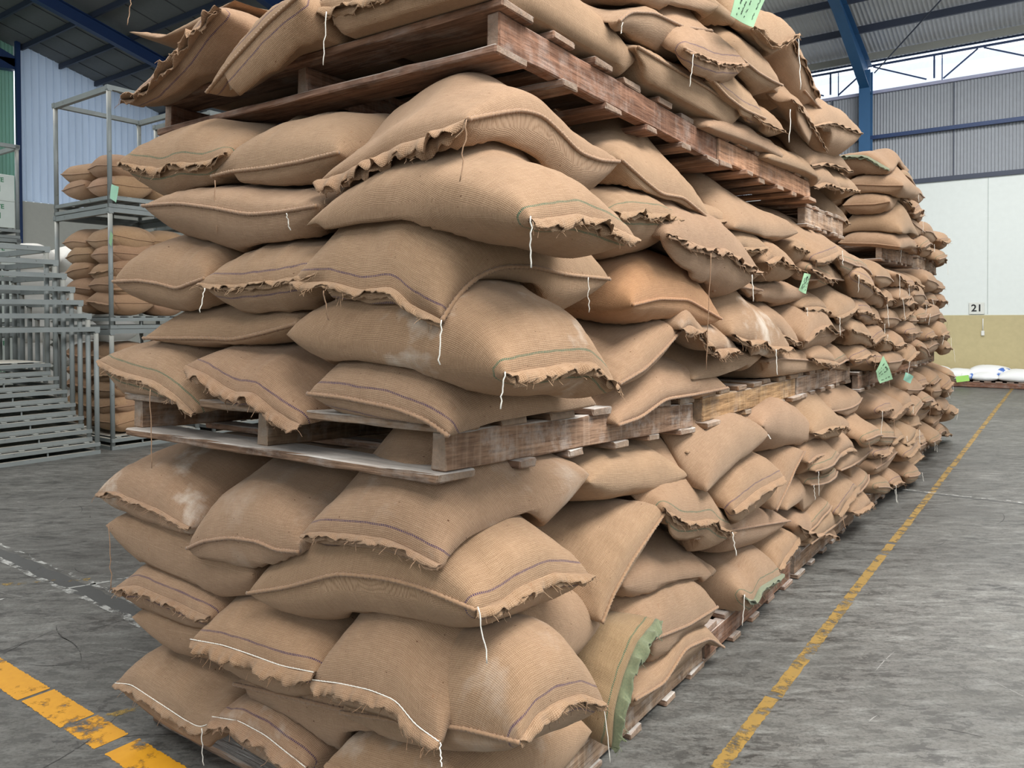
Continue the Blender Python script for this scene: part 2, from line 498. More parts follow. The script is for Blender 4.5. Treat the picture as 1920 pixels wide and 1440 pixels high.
def lump(F, Rr, axis, Lin, Tt, Tb, nu, nv, rs, mouth, zb=None, lift=True, tilt=True, pw=2.5, q=.52, noise=1.0, seam=''):
    """the sack body: a sheet spanned by its visible edges, blown up to a filled pillow"""
    axis = np.asarray(axis, float)
    cosp = lambda n: (lambda t: .35 * t + .65 * (.5 - .5 * np.cos(PI * t)))(np.linspace(0, 1, n + 1))
    tu, tv = cosp(nu), cosp(nv)                 # rows lie closer together near the rim
    at = lambda pts, t: (lambda c: np.stack([np.interp(t, np.linspace(0, 1, 161), c[:, i]) for i in range(3)], 1))(curve(pts, 160))
    Fc = at(F, tu)
    u = tu[:, None]; v = tv[None, :]
    u3, v3 = u[..., None], v[..., None]
    up = np.array([0, 0, 1.0])
    if Rr is not None:
        Rc = at(Rr, tv)
        BR = Rc[-1]; BL = Fc[0] + (Rc[-1] - Rc[0])
        BL[2] = .5 * Fc[0, 2] + .5 * BR[2] if zb is None else zb
        Bc = BL[None] * (1 - u[:, :1]) + BR[None] * u[:, :1]
        Mz = Fc[:, None, :] * (1 - v3) + Bc[:, None, :] * v3
        lin = Rc[0][None] * (1 - v[0][:, None]) + Rc[-1][None] * v[0][:, None]
        Mz = Mz + u3 * (Rc - lin)[None]
        Nn = np.broadcast_to(up, Mz.shape)
        inner = sstep(.08, .4, v) * sstep(.08, .4, 1 - u)
    else:
        ch = Fc[-1] - Fc[0]
        zc = Fc[:, 2].mean() + .02 if zb is None else zb
        BL = Fc[0] + axis * Lin; BR = Fc[-1] + axis * Lin
        hl = ch.copy(); hl[2] = 0
        ln = np.linalg.norm(ch); hh = np.linalg.norm(hl)
        ext = hl / max(hh, 1e-6) * (ln - hh) * .5
        BL = BL - ext; BR = BR + ext
        BL[2] = zc; BR[2] = zc
        Bc = BL[None] * (1 - u[:, :1]) + BR[None] * u[:, :1]
        w = sstep(0, .75, v3)
        lin = v3
        Mz = Fc[:, None, :] * (1 - lin) + Bc[:, None, :] * lin
        Mz[..., 2] = Fc[:, None, 2] * (1 - w[..., 0]) + Bc[:, None, 2] * w[..., 0]
        nf = up - ch * (up @ ch) / max(ch @ ch, 1e-9)
        nf = nf / np.linalg.norm(nf)
        Nn = nf[None, None] * (1 - sstep(.1, .8, v3)) + up * sstep(.1, .8, v3)
        Nn = Nn / np.linalg.norm(Nn, axis=-1, keepdims=True)
        Nn = np.broadcast_to(Nn, Mz.shape)
        inner = np.broadcast_to(sstep(.1, .45, v), (nu + 1, nv + 1))
    Wm = np.linalg.norm(np.diff(Fc, axis=0), axis=1).sum()
    Lm = Lin if Rr is None else np.linalg.norm(np.diff(Rc, axis=0), axis=1).sum()
    def prof(t, qa, qb):
        return np.clip(1 - np.abs(2 * t - 1) ** pw, 0, 1) ** np.where(t < .5, qa, qb)
    eq = lambda c, dflt: q - .10 if (mouth == c or c in seam) else dflt
    corner = Rr is not None
    s = prof(u, eq('L', q - .02), eq('R', q - .10 if corner else q - .02)) * prof(v, eq('F', q - .12), q - .05)
    if lift:
        HS_ = h_smooth()
        Hs = h_sample(Mz[..., 0], Mz[..., 1], HS_)
        up_ = np.clip(Hs + .03 - Mz[..., 2], 0, .16) * inner
        for _ in range(10):
            up_[1:-1, 1:-1] = (up_[1:-1, 1:-1] * 2 + up_[:-2, 1:-1] + up_[2:, 1:-1] + up_[1:-1, :-2] + up_[1:-1, 2:]) / 6
        Mz = Mz.copy(); Mz[..., 2] += up_
    A = np.broadcast_to(u * Wm, s.shape); B = np.broadcast_to(v * Lm, s.shape)
    if mouth == 'R':
        along, md = B, (1 - u) * Wm + 0 * B
    elif mouth == 'l':
        along, md = B, A
    else:
        along, md = A, B
    wr = fbm(rs, A, B, 2.0) * .0055 + fbm(rs, A, B, 6.0) * .0022
    pk = (fbm(rs, along, along * 0, 16) * np.exp(-md / .07) * (1 - np.exp(-md / .015))) * .0045
    cor = fbm(rs, A + B, A - B, 14) * np.exp(-np.minimum(np.hypot(A, B), np.minimum(np.hypot(Wm - A, B), np.minimum(np.hypot(A, Lm - B), np.hypot(Wm - A, Lm - B)))) / .09) * .004
    rel = (wr + pk + cor) * noise * np.minimum(1, s * 2.0)
    # the filling settles: fuller on the support side, flatter on top
    top = Mz + Nn * (Tt * s + rel)[..., None]
    bot = Mz - Nn * (Tb * s + rel * .6)[..., None]
    if lift:
        Hb = h_sample(bot[..., 0], bot[..., 1], HS_) + .002
        bot[..., 2] = np.where(Hb > bot[..., 2], np.minimum(Hb, Mz[..., 2] - .12 * (Mz[..., 2] - bot[..., 2])), bot[..., 2])
    def arc(P, ax):
        dd = np.linalg.norm(np.diff(P, axis=ax), axis=-1)
        z = np.zeros_like(P[..., 0])
        if ax == 0: z[1:] = np.cumsum(dd, 0)
        else: z[:, 1:] = np.cumsum(dd, 1)
        return z
    def cloth_uv(P):
        a, b = arc(P, 0), arc(P, 1)
        if mouth == 'R': return np.stack([b - b[:, nv // 2][:, None], a[-1][None] - a], -1)
        return np.stack([a - a[nu // 2][None], b], -1)
    uvt = (cloth_uv(top), cloth_uv(bot))
    return Mz, top, bot, uvt, Wm, Lm

SACKS = {}
def sack(face, F, Rr=None, crest=.1, bot=.08, mouth='', stripe='', seam='', label='', th=(), off=None, Lin=None, zb=None,
         tint=(1, 1, 1), dust=0.0, res=1.0, droop=-.7, hem=.034, group=None, world=False, seed=None, q=.52, key=None,
         splat=True, lift=True, fringe=None, kmat=None, hemcol=None, noise=1.0, stitch=False):
    """face L: ends/sides on the plane y=off; face R: on the plane x=off; with Rr: a corner sack showing both.
    mouth F/R: which visible edge is the stitched mouth. seam: edges that show the corded side seam."""
    if face == 'C': face = 'L'
    sd = seed if seed is not None else int(abs(F[0][0]) * 31 + abs(F[0][1]) * 17 + abs(F[-1][0]) * 7) % 99991
    rs = np.random.RandomState(sd)
    if world:
        F3 = [np.array(p, float) for p in F]
        R3 = None if Rr is None else [np.array(p, float) for p in Rr]
    else:
        if off is None: off = -.02 if face == 'L' else .03
        F3 = [on_face(face, p, off) for p in F]
        R3 = None
        if Rr is not None:
            R3 = [onx(p[0], p[1], F3[-1][0]) for p in Rr]
            R3[0] = F3[-1]
    axis = (0, 1, 0) if face == 'L' else (-1, 0, 0)
    ln = np.linalg.norm(np.array(F3[-1]) - np.array(F3[0]))
    if Lin is None: Lin = .84 if ln < .63 else .5
    # thickness from the picture heights, measured at the middle of the visible edge
    mid = curve(F3, 20)[10] + np.array(axis) * .12
    if Rr is not None:
        mid = .5 * (curve(F3, 20)[12] + curve(R3, 20)[6])
    px, py, dep = proj(mid)
    if crest > 2: crest = (py - crest) * dep / FPX * 1.06
    if bot > 2: bot = (bot - py) * dep / FPX * 1.06
    if Rr is not None: crest *= 1.08
    Tt = min(max(crest, .03), .26); Tb = min(max(bot * (1.2 if Rr is not None or face == 'L' else 1.35), .015), .22)
    nu, nv = max(10, int(40 * res)), max(10, int(46 * res))
    ch_ = np.array(F3[-1]) - np.array(F3[0])
    if abs(ch_[2]) > .5 * np.linalg.norm(ch_) and Rr is None: lift = False
    Mz, top, bt, uvt, Wm, Lm = lump(F3, R3, axis, Lin, Tt, Tb, nu, nv, rs, mouth, zb, lift, q=q, noise=noise, seam=seam)
    org = Mz.reshape(-1, 3).mean(0); org[2] = bt[..., 2].min()
    me = grid_mesh('burlap_sack', top - org, bt - org, uvt)
    c = tuple(tint) + (1 - dust,)
    o = link_mesh('burlap_sack', me, kmat or M_B[stripe], None, org, color=c)
    tag(o, label, 'sack', group)
    if splat:
        h_splat(top[..., 0], top[..., 1], top[..., 2])
        mt = .25 * (top[:-1, :-1] + top[1:, :-1] + top[:-1, 1:] + top[1:, 1:])
        h_splat(mt[..., 0], mt[..., 1], mt[..., 2])
    fe = Mz[:, 0]; re = Mz[-1, :]; le = Mz[0, :]
    out_f = -np.array(axis, float)
    col = c[:3] + (1,)
    if res > .3:
        for ch, e, od in (('F', fe, out_f), ('R', re, np.array([1.0, 0, 0]) if face == 'L' else np.array([0, 1.0, 0])), ('L', le, np.array([-1.0, 0, 0]) if face == 'L' else np.array([0, -1.0, 0]))):
            if ch in seam:
                rope('side_seam', e + od * .002, .0058, o, org, M_ROPE, col)
            if mouth == ch:
                if stitch: rope('mouth_stitching', e + od * .004 + np.array([0, 0, .004]), .0015, o, org, M_TWINE, (1, 1, 1, 1))
                fr = fringe if fringe is not None else int(10 * res)
                flap(o, org, e, od, rs, hem, droop, hemcol or M_B[''], col, fr, None if res > .8 else (44 if res > .55 else 24))
        for tq in th:
            p0 = on_face(face if len(tq) < 4 else tq[3], tq[:2], (off + (-.045 if face == 'L' else .045)) if not world and len(tq) < 4 else (tq[4] if len(tq) > 4 else off))
            thread(o, org, p0, abs(tq[2]) * proj(p0)[2] / FPX, rs, 0 < tq[2] < 180, .0016 if proj(p0)[2] < 3 else .0022)
    if key: SACKS[key] = o
    return o
# ------------------------------------------------------------------ the building
YE, XW = 18.0, -24.3           # eave wall beyond the aisle, gable wall on the left
ROOF = lambda y: 7.35 + .26 * (YE - y)
def structure(o): o['kind'] = 'structure'; return o

def floor_mat():
    k = N('worn_concrete')
    p = k.n('ShaderNodeTexCoord').outputs['Object']
    p = k.mapping(p, (1, 1, 1), rot=(0, 0, math.radians(-36)))
    a = k.noise(k.mapping(p, (.45, .8, 1)), 1.0, 6, .6)
    b = k.noise(k.mapping(p, (2.6, 5.2, 1)), 1.0, 8, .68, .3)
    c = k.noise(k.mapping(p, (13, 24, 1), (3, 1, 0)), 1.0, 6, .72, .4)
    e = k.noise(k.mapping(p, (60, 85, 1)), 1.0, 4, .7)
    f = k.noise(k.mapping(p, (5, 17, 1), (5, 5, 0)), 1.0, 6, .7, .3)
    base = k.mix(k.ramp(b, .36, .64), srgb(60, 58, 55), srgb(112, 111, 106))
    base = k.mix(k.math('MULTIPLY', k.ramp(f, .48, .62), .7), base, srgb(152, 152, 146))
    base = k.mix(k.math('MULTIPLY', k.ramp(c, .46, .64), .62), base, srgb(54, 52, 49))
    base = k.mix(k.math('MULTIPLY', k.ramp(c, .5, .34), .5), base, srgb(134, 132, 126))
    base = k.mix(k.math('MULTIPLY', k.ramp(a, .38, .62), .5), base, srgb(60, 59, 56))
    base = k.mix(k.math('MULTIPLY', k.ramp(e, .46, .68), .5), base, srgb(50, 48, 45))
    r = k.mix(k.ramp(b, .3, .7), (.36, .36, .36, 1), (.66, .66, .66, 1))
    k.set(Base_Color=base, Roughness=r)
    k.p.inputs['Specular IOR Level'].default_value = .35
    k.bump(k.math('ADD', b, c), .12, .01)
    return k.m
mb = MB(); mb.add([(-40, -14, 0), (24, -14, 0), (24, 26, 0), (-40, 26, 0)], [(0, 1, 2, 3)])
structure(mb.build('floor', floor_mat()))

def paint_mat(name, col, col2, wear, sc=(7, 7, 7)):
    k = N(name)
    p = k.n('ShaderNodeTexCoord').outputs['Object']
    n1 = k.noise(k.mapping(p, sc), 1.0, 7, .72)
    n2 = k.noise(p, 28, 4, .6)
    k.set(Base_Color=k.mix(n2, col, col2), Roughness=.6)
    tr = k.n('ShaderNodeBsdfTransparent')
    mx = k.n('ShaderNodeMixShader')
    k.l(k.ramp(n1, wear - .05, wear + .05), mx.inputs[0])
    k.l(k.p.outputs[0], mx.inputs[1]); k.l(tr.outputs[0], mx.inputs[2])
    k.l(mx.outputs[0], k.out.inputs[0])
    return k.m
M_YEL = paint_mat('worn_yellow_paint', srgb(164, 126, 48), srgb(126, 106, 62), .555)
M_YEL2 = paint_mat('bright_yellow_paint', srgb(222, 160, 28), srgb(204, 140, 24), .585)
M_YEL3 = paint_mat('faded_yellow_paint', srgb(186, 150, 60), srgb(150, 126, 70), .47)
M_LIME = paint_mat('lime_stain', srgb(196, 196, 190), srgb(160, 160, 156), .49, (9, 9, 9))
M_TAR = paint_mat('joint_filler', srgb(62, 63, 62), srgb(78, 78, 76), .66)
def strip(a, b, w, mat, z=.0012, n=24, rag=.006, name='floor_marking'):
    a, b = np.array(a, float), np.array(b, float); d = b - a; L = np.linalg.norm(d); d /= L; q = np.array([-d[1], d[0]])
    mb = MB(); vs = []
    for i in range(n + 1):
        c = a + d * L * i / n
        for s in (-1, 1):
            e = c + q * s * (w / 2 + R(-rag, rag)); vs.append((e[0], e[1], z))
    mb.add(vs, [(2 * i, 2 * i + 2, 2 * i + 3, 2 * i + 1) for i in range(n)])
    return structure(mb.build(name, mat))
ya = .98
while ya < 17:
    yb = ya + R(.5, 1.5)
    strip((.318 + R(-.004, .004), ya), (.318 + R(-.004, .004), yb), R(.044, .054), M_YEL, n=40, rag=.003)
    ya = yb + R(.0, .05)
sr = np.random.RandomState(3)
def scratches(n, mat, wid, name):
    mb = MB()
    for _ in range(n):
        c = np.array([sr.uniform(.5, 5.5), sr.uniform(-.8, 9)]) if sr.rand() < .5 else np.array([sr.uniform(-6, -1.2), sr.uniform(-1.2, 3)])
        th = sr.uniform(0, PI); L = sr.uniform(.08, .7) ** 1.3; bend = sr.uniform(-.5, .5)
        m_ = 10; vs = []
        for i in range(m_ + 1):
            t = i / m_ - .5
            d = np.array([math.cos(th + bend * t), math.sin(th + bend * t)]); q = np.array([-d[1], d[0]])
            w = wid * (1 - (2 * t) ** 2) + .0002
            p_ = c + d * L * t
            vs += [(p_[0] - q[0] * w, p_[1] - q[1] * w, .0005), (p_[0] + q[0] * w, p_[1] + q[1] * w, .0005)]
        mb.add(vs, [(2 * i, 2 * i + 2, 2 * i + 3, 2 * i + 1) for i in range(m_)])
    return structure(mb.build(name, mat))
scratches(170, paint_mat('tyre_scuff', srgb(46, 44, 42), srgb(60, 58, 55), .55, (20, 20, 20)), .0028, 'floor_scuffs')
scratches(120, paint_mat('pale_scratch', srgb(158, 157, 152), srgb(134, 133, 128), .55, (20, 20, 20)), .0018, 'floor_scratches')
for x0, x1 in ((-3.6, -2.62), (-2.60, -2.05), (-2.03, -1.70), (-1.685, -1.46), (-1.40, -.9)):
    strip((x0, -.07), (x1, -.075), .12, M_YEL2, n=60, rag=.003)
strip((-1.655, -.02), (-1.60, .13), .04, M_YEL3, n=20, rag=.003)
strip((-3.65, .30), (-3.25, .72), .05, M_YEL3); strip((-3.1, .85), (-2.1, 1.75), .05, M_YEL3)
strip((-7.2, .70), (-2.45, .60), .10, M_TAR, .0008, 60, .012, 'floor_joint')
strip((-7.2, .775), (-2.2, .675), .03, M_LIME, .0016, 60, .012, 'floor_joint')
strip((-7.2, .635), (-2.2, .54), .035, M_LIME, .0016, 60, .014, 'floor_joint')
strip((-3.35, .2), (-2.8, 1.6), .02, M_LIME, .0016, 30, .008, 'floor_joint')
strip((0.1, 5.82), (9, 5.86), .05, M_LIME, .0016, 60, .015, 'floor_joint')
strip((0.1, 5.77), (9, 5.81), .03, M_TAR, .0010, 60, .005, 'floor_joint')

# eave wall: painted masonry below, corrugated sheet above, open clerestory under the roof
M_WHITE = plain('white_wall_paint', srgb(226, 232, 228), .7, nz=.03)
M_TAN = plain('tan_dado_paint', srgb(196, 182, 138), .65, nz=.07)
M_TIN = plain('grey_corrugated_sheet', srgb(158, 162, 168), .5, .1)
M_ROOFT = plain('galvanised_roof_sheet', srgb(218, 220, 222), .5, .05)
M_BLUE = plain('blue_steel_paint', srgb(44, 94, 138), .45)
M_NAVY = plain('dark_blue_steel_paint', srgb(30, 58, 104), .5)
M_SLATE = plain('dark_slate_steel', srgb(58, 66, 84), .5)
X0, X1 = -25.0, 12.0
mb = MB(); mb.box(X0, X1, YE, YE + .25, 1.478, 4.5); structure(mb.build('wall_end', M_WHITE))
mb = MB(); mb.box(X0, X1, YE - .012, YE + .25, 0, 1.478); structure(mb.build('wall_end_dado', M_TAN))
def corrugated(x0, x1, pitch, amp, fn, name, mat, prof=4):
    n = int((x1 - x0) / pitch * prof)
    vs = []
    for i in range(n + 1):
        x = x0 + (x1 - x0) * i / n
        o = amp * math.sin(2 * PI * i / prof + .3)
        a, b = fn(x, o); vs += [a, b]
    mb = MB(); mb.add(vs, [(2 * i, 2 * i + 2, 2 * i + 3, 2 * i + 1) for i in range(n)])
    me = mb.mesh(name, True)
    return link_mesh(name, me, mat)
structure(corrugated(X0, X1, .064, .012, lambda x, o: ((x, YE + .05 + o, 4.44), (x, YE + .05 + o, 6.58)), 'wall_end_cladding', M_TIN, 6))
def beam(name, a, b, w, h, mat, kind='structure', bevel=0):
    mb = MB(); mb.bar(a, b, w, h); o = mb.build(name, mat, bevel=bevel); o['kind'] = kind; return o
beam('trim_1', (X0, YE - .02, 4.47), (X1, YE - .02, 4.47), .05, .1, M_SLATE)      # flashing at the foot of the cladding
M_LILAC = plain('pale_flashing', srgb(176, 178, 204), .5)
beam('trim_2', (X0, YE + .03, 6.6), (X1, YE + .03, 6.6), .1, .07, M_LILAC)
beam('trim_3', (X0, YE - .05, 5.56), (X1, YE - .05, 5.56), .06, .085, M_NAVY)      # girt
for xx in (-5.5, -3.35, -.83, 1.7):
    beam('trim_4', (xx, YE + .02, 4.5), (xx, YE + .02, 6.55), .02, .02, M_SLATE)
# hairline joint on the white wall
beam('trim_5', (-.18, YE - .004, 1.5), (-.18, YE - .004, 4.45), .012, .012, plain('joint_grey', srgb(196, 204, 200), .8))
# clerestory lattice
CL = YE + .05
def lattice():
    mb = MB()
    for z, h in ((7.23, .045), (7.32, .035)):
        mb.bar((X0, CL, z), (X1, CL, z), .045, h)
    bay = 2.18
    x = -2.57 - bay * 8
    while x < X1:
        mb.bar((x + bay * .62, CL, 7.21), (x + bay * .62, CL, 6.72), .035, .035)
        mb.bar((x + bay * .05, CL, 7.2), (x + bay * .55, CL, 6.72), .03, .03)
        mb.bar((x + bay * .70, CL, 6.68), (x + bay * 1.12 - bay * .12, CL, 7.2), .03, .03)
        mb.bar((x + bay * .68, CL + .2, 7.3), (x + bay * .68, CL + .2, 6.66), .02, .02)
        x += bay
    return mb
o = lattice().build('window_1', M_NAVY); structure(o)
# neighbour's roof seen through the opening
M_OUTW = plain('outside_white_sheet', srgb(240, 241, 243), .8, nz=.01)
mb = MB(); mb.box(-30, 25, 26.5, 30.0, 9.36, 9.58); structure(mb.build('exterior_roof', plain('outside_grey_roof', srgb(214, 220, 232), .8)))
mb = MB(); mb.box(-30, 25, YE + .7, 26.4, 6.05, 6.15); structure(mb.build('exterior_bounce_sheet', M_OUTW))  # unseen pale sheet added outside to bounce daylight up under the roof

# column and haunched rafters
def rafter(xx, name='rafter', col=None, mat=None):
    o = empty(name, (xx, YE - .2, 0)); o['kind'] = 'structure'
    mt = mat or M_BLUE
    fl = .2
    mb = MB()
    mb.box(-fl / 2 - .02, fl / 2 + .02, -.14, -.125, 0, 7.05); mb.box(-fl / 2 - .02, fl / 2 + .02, .125, .14, 0, 7.05); mb.box(-.008, .008, -.125, .125, 0, 7.05)
    mb.build('column', mt, o)
    # rafter: top follows the roof, bottom flange drops toward the column
    y0, yh, y1 = .14, -2.6, -30.0
    top = lambda y: ROOF(YE - .2 + y) - .16
    pts = [(y0, 6.55), (yh, top(yh) - .34), (y1, top(y1) - .34)]
    mb = MB()
    vs = []
    for (y, zb) in pts: vs += [(-.008, y, zb), (-.008, y, top(y)), (.008, y, zb), (.008, y, top(y))]
    mb.add(vs, [f for i in range(2) for f in ((4 * i, 4 * i + 4, 4 * i + 5, 4 * i + 1), (4 * i + 2, 4 * i + 3, 4 * i + 7, 4 * i + 6))])
    for i in range(2):
        (ya, za), (yb, zb) = pts[i], pts[i + 1]
        mb.bar((0, ya, za), (0, yb, zb), fl, .02)
        mb.bar((0, ya, top(ya)), (0, yb, top(yb)), fl, .02)
    mb.build('rafter_beam', mt, o)
    return o
for xx in (-2.57, -8.4, -14.2, 3.3): rafter(xx, mat=M_BLUE if xx > -5 else M_NAVY)
rafter(-20.1, mat=M_NAVY)
# purlins and roof sheets
y = YE - .3; i = 0
M_PURL = plain('purlin_steel', srgb(52, 60, 78), .55)
while y > -14:
    beam('purlin', (XW - .2, y, ROOF(y) - .09), (X1, y, ROOF(y) - .09), .06, .15, M_PURL if i else plain('eave_board', srgb(150, 150, 142), .7))
    y -= 1.08; i += 1
structure(corrugated(-11.3, X1, .085, .014, lambda x, o: ((x, YE + .12, ROOF(YE + .12) + .02 + o), (x, -14, ROOF(-14) + .02 + o)), 'ceiling_sheet', M_ROOFT, 6))
M_CEIL = plain('grey_ceiling_board', srgb(120, 122, 122), .85)
mb = MB(); mb.add([(-26, YE + .4, ROOF(YE + .4)), (-11.3, YE + .4, ROOF(YE + .4)), (-11.3, -14, ROOF(-14)), (-26, -14, ROOF(-14))], [(3, 2, 1, 0)])
structure(mb.build('ceiling', M_CEIL))
for xx in (-23.5, -22.5, -21.4, -20.5, -18.7, -17.4, -16.1, -15.0):
    beam('ceiling_seam', (xx, YE, ROOF(YE) - .012), (xx, -14, ROOF(-14) - .012), .02, .012, plain('seam_grey', srgb(84, 86, 88), .8))
# tie rod under the roof
beam('tie_rod', (-2.4, YE - .15, 7.0), (1.2, 13.2, 8.4), .02, .02, M_SLATE)

# gable wall: masonry foot and translucent ribbed sheet
def translucent(name, col, tr):
    k = N(name)
    uv = k.n('ShaderNodeTexCoord').outputs['Object']
    n = k.noise(k.mapping(uv, (1, 1.2, .25)), 1.0, 4, .6)
    c = k.mix(k.ramp(n, .3, .7), tuple(a * .8 for a in col[:3]) + (1,), col)
    k.set(Base_Color=c, Roughness=.5)
    t = k.n('ShaderNodeBsdfTranslucent', {0: c})
    mx = k.n('ShaderNodeMixShader', {0: tr})
    k.l(k.p.outputs[0], mx.inputs[1]); k.l(t.outputs[0], mx.inputs[2]); k.l(mx.outputs[0], k.out.inputs[0])
    return k.m
M_FIB = translucent('pale_blue_fibreglass', srgb(192, 206, 224), .34)
M_FIBG = translucent('green_fibreglass', srgb(120, 160, 140), .22)
def ribbed(y0, y1, pitch, rib, amp, zb, name, mat, x=XW):
    mb = MB(); y = y0; vs = []
    while y < y1:
        for dy, o in ((0, 0), (pitch - rib * 2, 0), (pitch - rib * 1.5, amp), (pitch - rib * .5, amp)):
            yy = y + dy
            vs += [(x + o, yy, zb), (x + o, yy, ROOF(yy) + .05)]
        y += pitch
    n = len(vs) // 2
    mb.add(vs, [(2 * i, 2 * i + 1, 2 * i + 3, 2 * i + 2) for i in range(n - 1)])
    return structure(mb.build(name, mat))
ribbed(8.95, YE, .21, .03, .03, 5.02, 'wall_gable_cladding', M_FIB)
ribbed(-13.6, 8.9, .1, .025, .03, 5.02, 'wall_gable_ribbed', M_FIBG, XW - .4)
M_GABW = plain('gable_wall_paint', srgb(206, 206, 196), .8, nz=.04)
mb = MB(); mb.box(XW - .3, XW, -14, YE, 0, 5.02); structure(mb.build('wall_gable', M_GABW))
beam('trim_6', (XW + .08, 8.92, 0), (XW + .08, 8.92, ROOF(8.9)), .12, .12, M_NAVY)
beam('trim_7', (XW - .1, 8.9, 9.05), (XW - .1, -2, 8.2), .3, .32, M_NAVY)
beam('trim_8', (XW - .1, 8.9, 9.1), (XW - .1, 5, 10.6), .3, .3, M_NAVY)

mb = MB(); mb.box(X0, X1, -14.3, -14, 0, 4.2); structure(mb.build('wall_front', M_WHITE))
mb = MB(); mb.box(X1, X1 + .3, -14, YE, 0, 4.2); structure(mb.build('wall_right', M_WHITE))
mb = MB(); mb.box(X0, X1, -14.3, -14, 8.2, 15.6); structure(mb.build('wall_front_gable', M_TIN))
mb = MB(); mb.box(X1, X1 + .3, -14, YE, 6.6, 7.4); structure(mb.build('wall_right_cladding', M_TIN))
# number board on the end wall
p = ony(1831.5, 579, YE - .02)
sg = empty('bay_number_sign', (p[0], YE - .012, p[2]))
tag(sg, 'small white board with black number 21 above the tan dado', 'sign')
mb = MB(); mb.box(-.145, .145, -.014, 0, -.115, .135); mb.build('board', plain('sign_white', srgb(224, 226, 218), .6), sg, bevel=.003)
fc = bpy.data.curves.new('number', 'FONT'); fc.body = '21'; fc.size = .21; fc.align_x = 'CENTER'; fc.align_y = 'CENTER'; fc.extrude = .001; fc.offset = .004
fo = link_mesh('number', text_mesh(fc, plain('sign_black', srgb(30, 32, 34), .6)), None, sg); fo.location = (0, -.018, .01); fo.rotation_euler = (PI / 2, 0, 0)
# a pull switch and its conduit
p = ony(1843, 615, YE - .02)
sw = empty('wall_switch', (p[0], YE - .012, p[2])); tag(sw, 'tiny white wall switch with short conduit under the number board', 'switch')
mw = plain('switch_white', srgb(236, 236, 230), .5)
mb = MB(); mb.box(-.03, .03, -.04, 0, -.16, -.06); mb.build('switch_box', mw, sw, bevel=.004)
mb = MB(); mb.tube([(0, -.015, -.06), (0, -.015, .2)], .01, 8); mb.build('conduit', mw, sw, True)
# ------------------------------------------------------------------ pallets of the stacks
GREY = (1.08, 1.0, .92, .2); REDB = (.98, .76, .69, .5); YELW = (1.5, 1.32, .94, .55); PALE = (1.4, 1.36, 1.3, .1); TANW = (1.65, 1.32, 1.08, .7); DARKW = (.72, .68, .68, .8)
def P(x0, x1, y0, y1, z0, col, label, dz=(0, 0), **k):
    pallet(x0, x1, y0, y1, z0, col, label, dz, **k)
P(-1.46, .0, .10, 1.65, 0, PALE, 'dusty wooden pallet on the floor under the nearest stack of sacks', near=True)
P(-1.42, .0, 1.68, 2.92, 0, REDB, 'reddish wooden pallet on the floor under the second stack from the corner', n_top=6, n_bot=5)
P(-1.42, .0, 3.0, 4.46, 0, GREY, 'grey wooden pallet on the floor under the third stack from the corner')
P(-1.40, .02, 4.80, 6.20, 0, GREY, 'grey floor pallet with dark open end, first beyond the gap in the row')
P(-1.40, .0, 6.26, 7.66, 0, PALE, 'pale floor pallet in the row beyond the gap, middle one of three')
P(-1.40, -.02, 7.72, 8.95, 0, PALE, 'pale floor pallet at the far end of the sack row')
P(-1.43, .0, .0, 1.55, 1.067, GREY, 'grey dusty wooden pallet lying between lower and middle sacks of nearest stack', (0.0, -.07), near=True, lead=.02)
P(-1.42, .0, 1.665, 3.0, 1.005, YELW, 'yellowish wooden pallet between lower and middle sacks of second stack', near=True, n_top=7)
P(-1.42, .0, 3.04, 4.33, 1.005, PALE, 'pale grey wooden pallet between lower and middle sacks of third stack')
P(-1.40, .0, 4.62, 5.75, .915, GREY, 'dark-ended wooden pallet in mid height of the first stack beyond the gap', n_top=6, n_bot=5)
P(-1.40, .0, 5.80, 6.87, .945, TANW, 'brown wooden pallet at mid height right behind the large green tag', n_top=6, n_bot=5)
P(-1.40, .0, 7.15, 8.50, .955, PALE, 'pale pallet at mid height of the farthest stack in the row')
P(-1.60, .0, .228, 1.816, 2.165, REDB, 'red-brown wooden pallet carrying the upper sacks of the nearest stack', (0, -.045), near=True, lead=.02)
P(-1.42, .0, 1.83, 3.307, 2.125, TANW, 'light brown wooden pallet carrying the upper sacks of the second stack', (.0, .01), near=True)
P(-1.52, -.03, 3.32, 4.25, 1.995, PALE, 'pale grey pallet under the lone upper layers of the third stack', n_top=6, n_bot=5)
P(-1.40, .0, 5.44, 7.0, 1.915, GREY, 'pallet with black open end carrying the tall far upper sacks', (0, .02))
P(-1.40, .0, 7.3, 8.6, 1.93, PALE, 'pale pallet under the top sacks of the farthest stack')

def deck(x0, x1, y0, y1, z): h_rect(x0, x1 + .09, y0 - .10 if y0 < .3 else y0, y1, z)
for a in ((.10, 1.65), (1.68, 2.92), (3.0, 4.46), (4.8, 6.2), (6.26, 7.66), (7.72, 8.95)): deck(-1.43, 0, a[0], a[1], .146)

ORD = ['bottom', 'second', 'third', 'fourth', 'top', 'sixth']
STK = {1: 'nearest', 2: 'second', 3: 'third', 4: 'fourth', 5: 'fifth', 6: 'farthest'}
LEV = {'B': 'floor', 'M': 'middle', 'U': 'upper'}
def LB(st, lv, ly, detail):
    return 'burlap sack %s, %s layer on %s pallet of %s stack' % (detail, ORD[ly], LEV[lv], STK[st])
def GR(lv): return 'burlap sacks on the %s pallets' % LEV[lv]

def S(st, lv, ly, face, F, Rr=None, detail='', **k):
    k.setdefault('group', GR(lv)); k['label'] = LB(st, lv, ly, detail)
    t = R(.95, 1.05)
    if 'tint' not in k: k['tint'] = (t * R(.985, 1.015), t, t * R(.97, 1.03))
    return sack(face, F, Rr, **k)

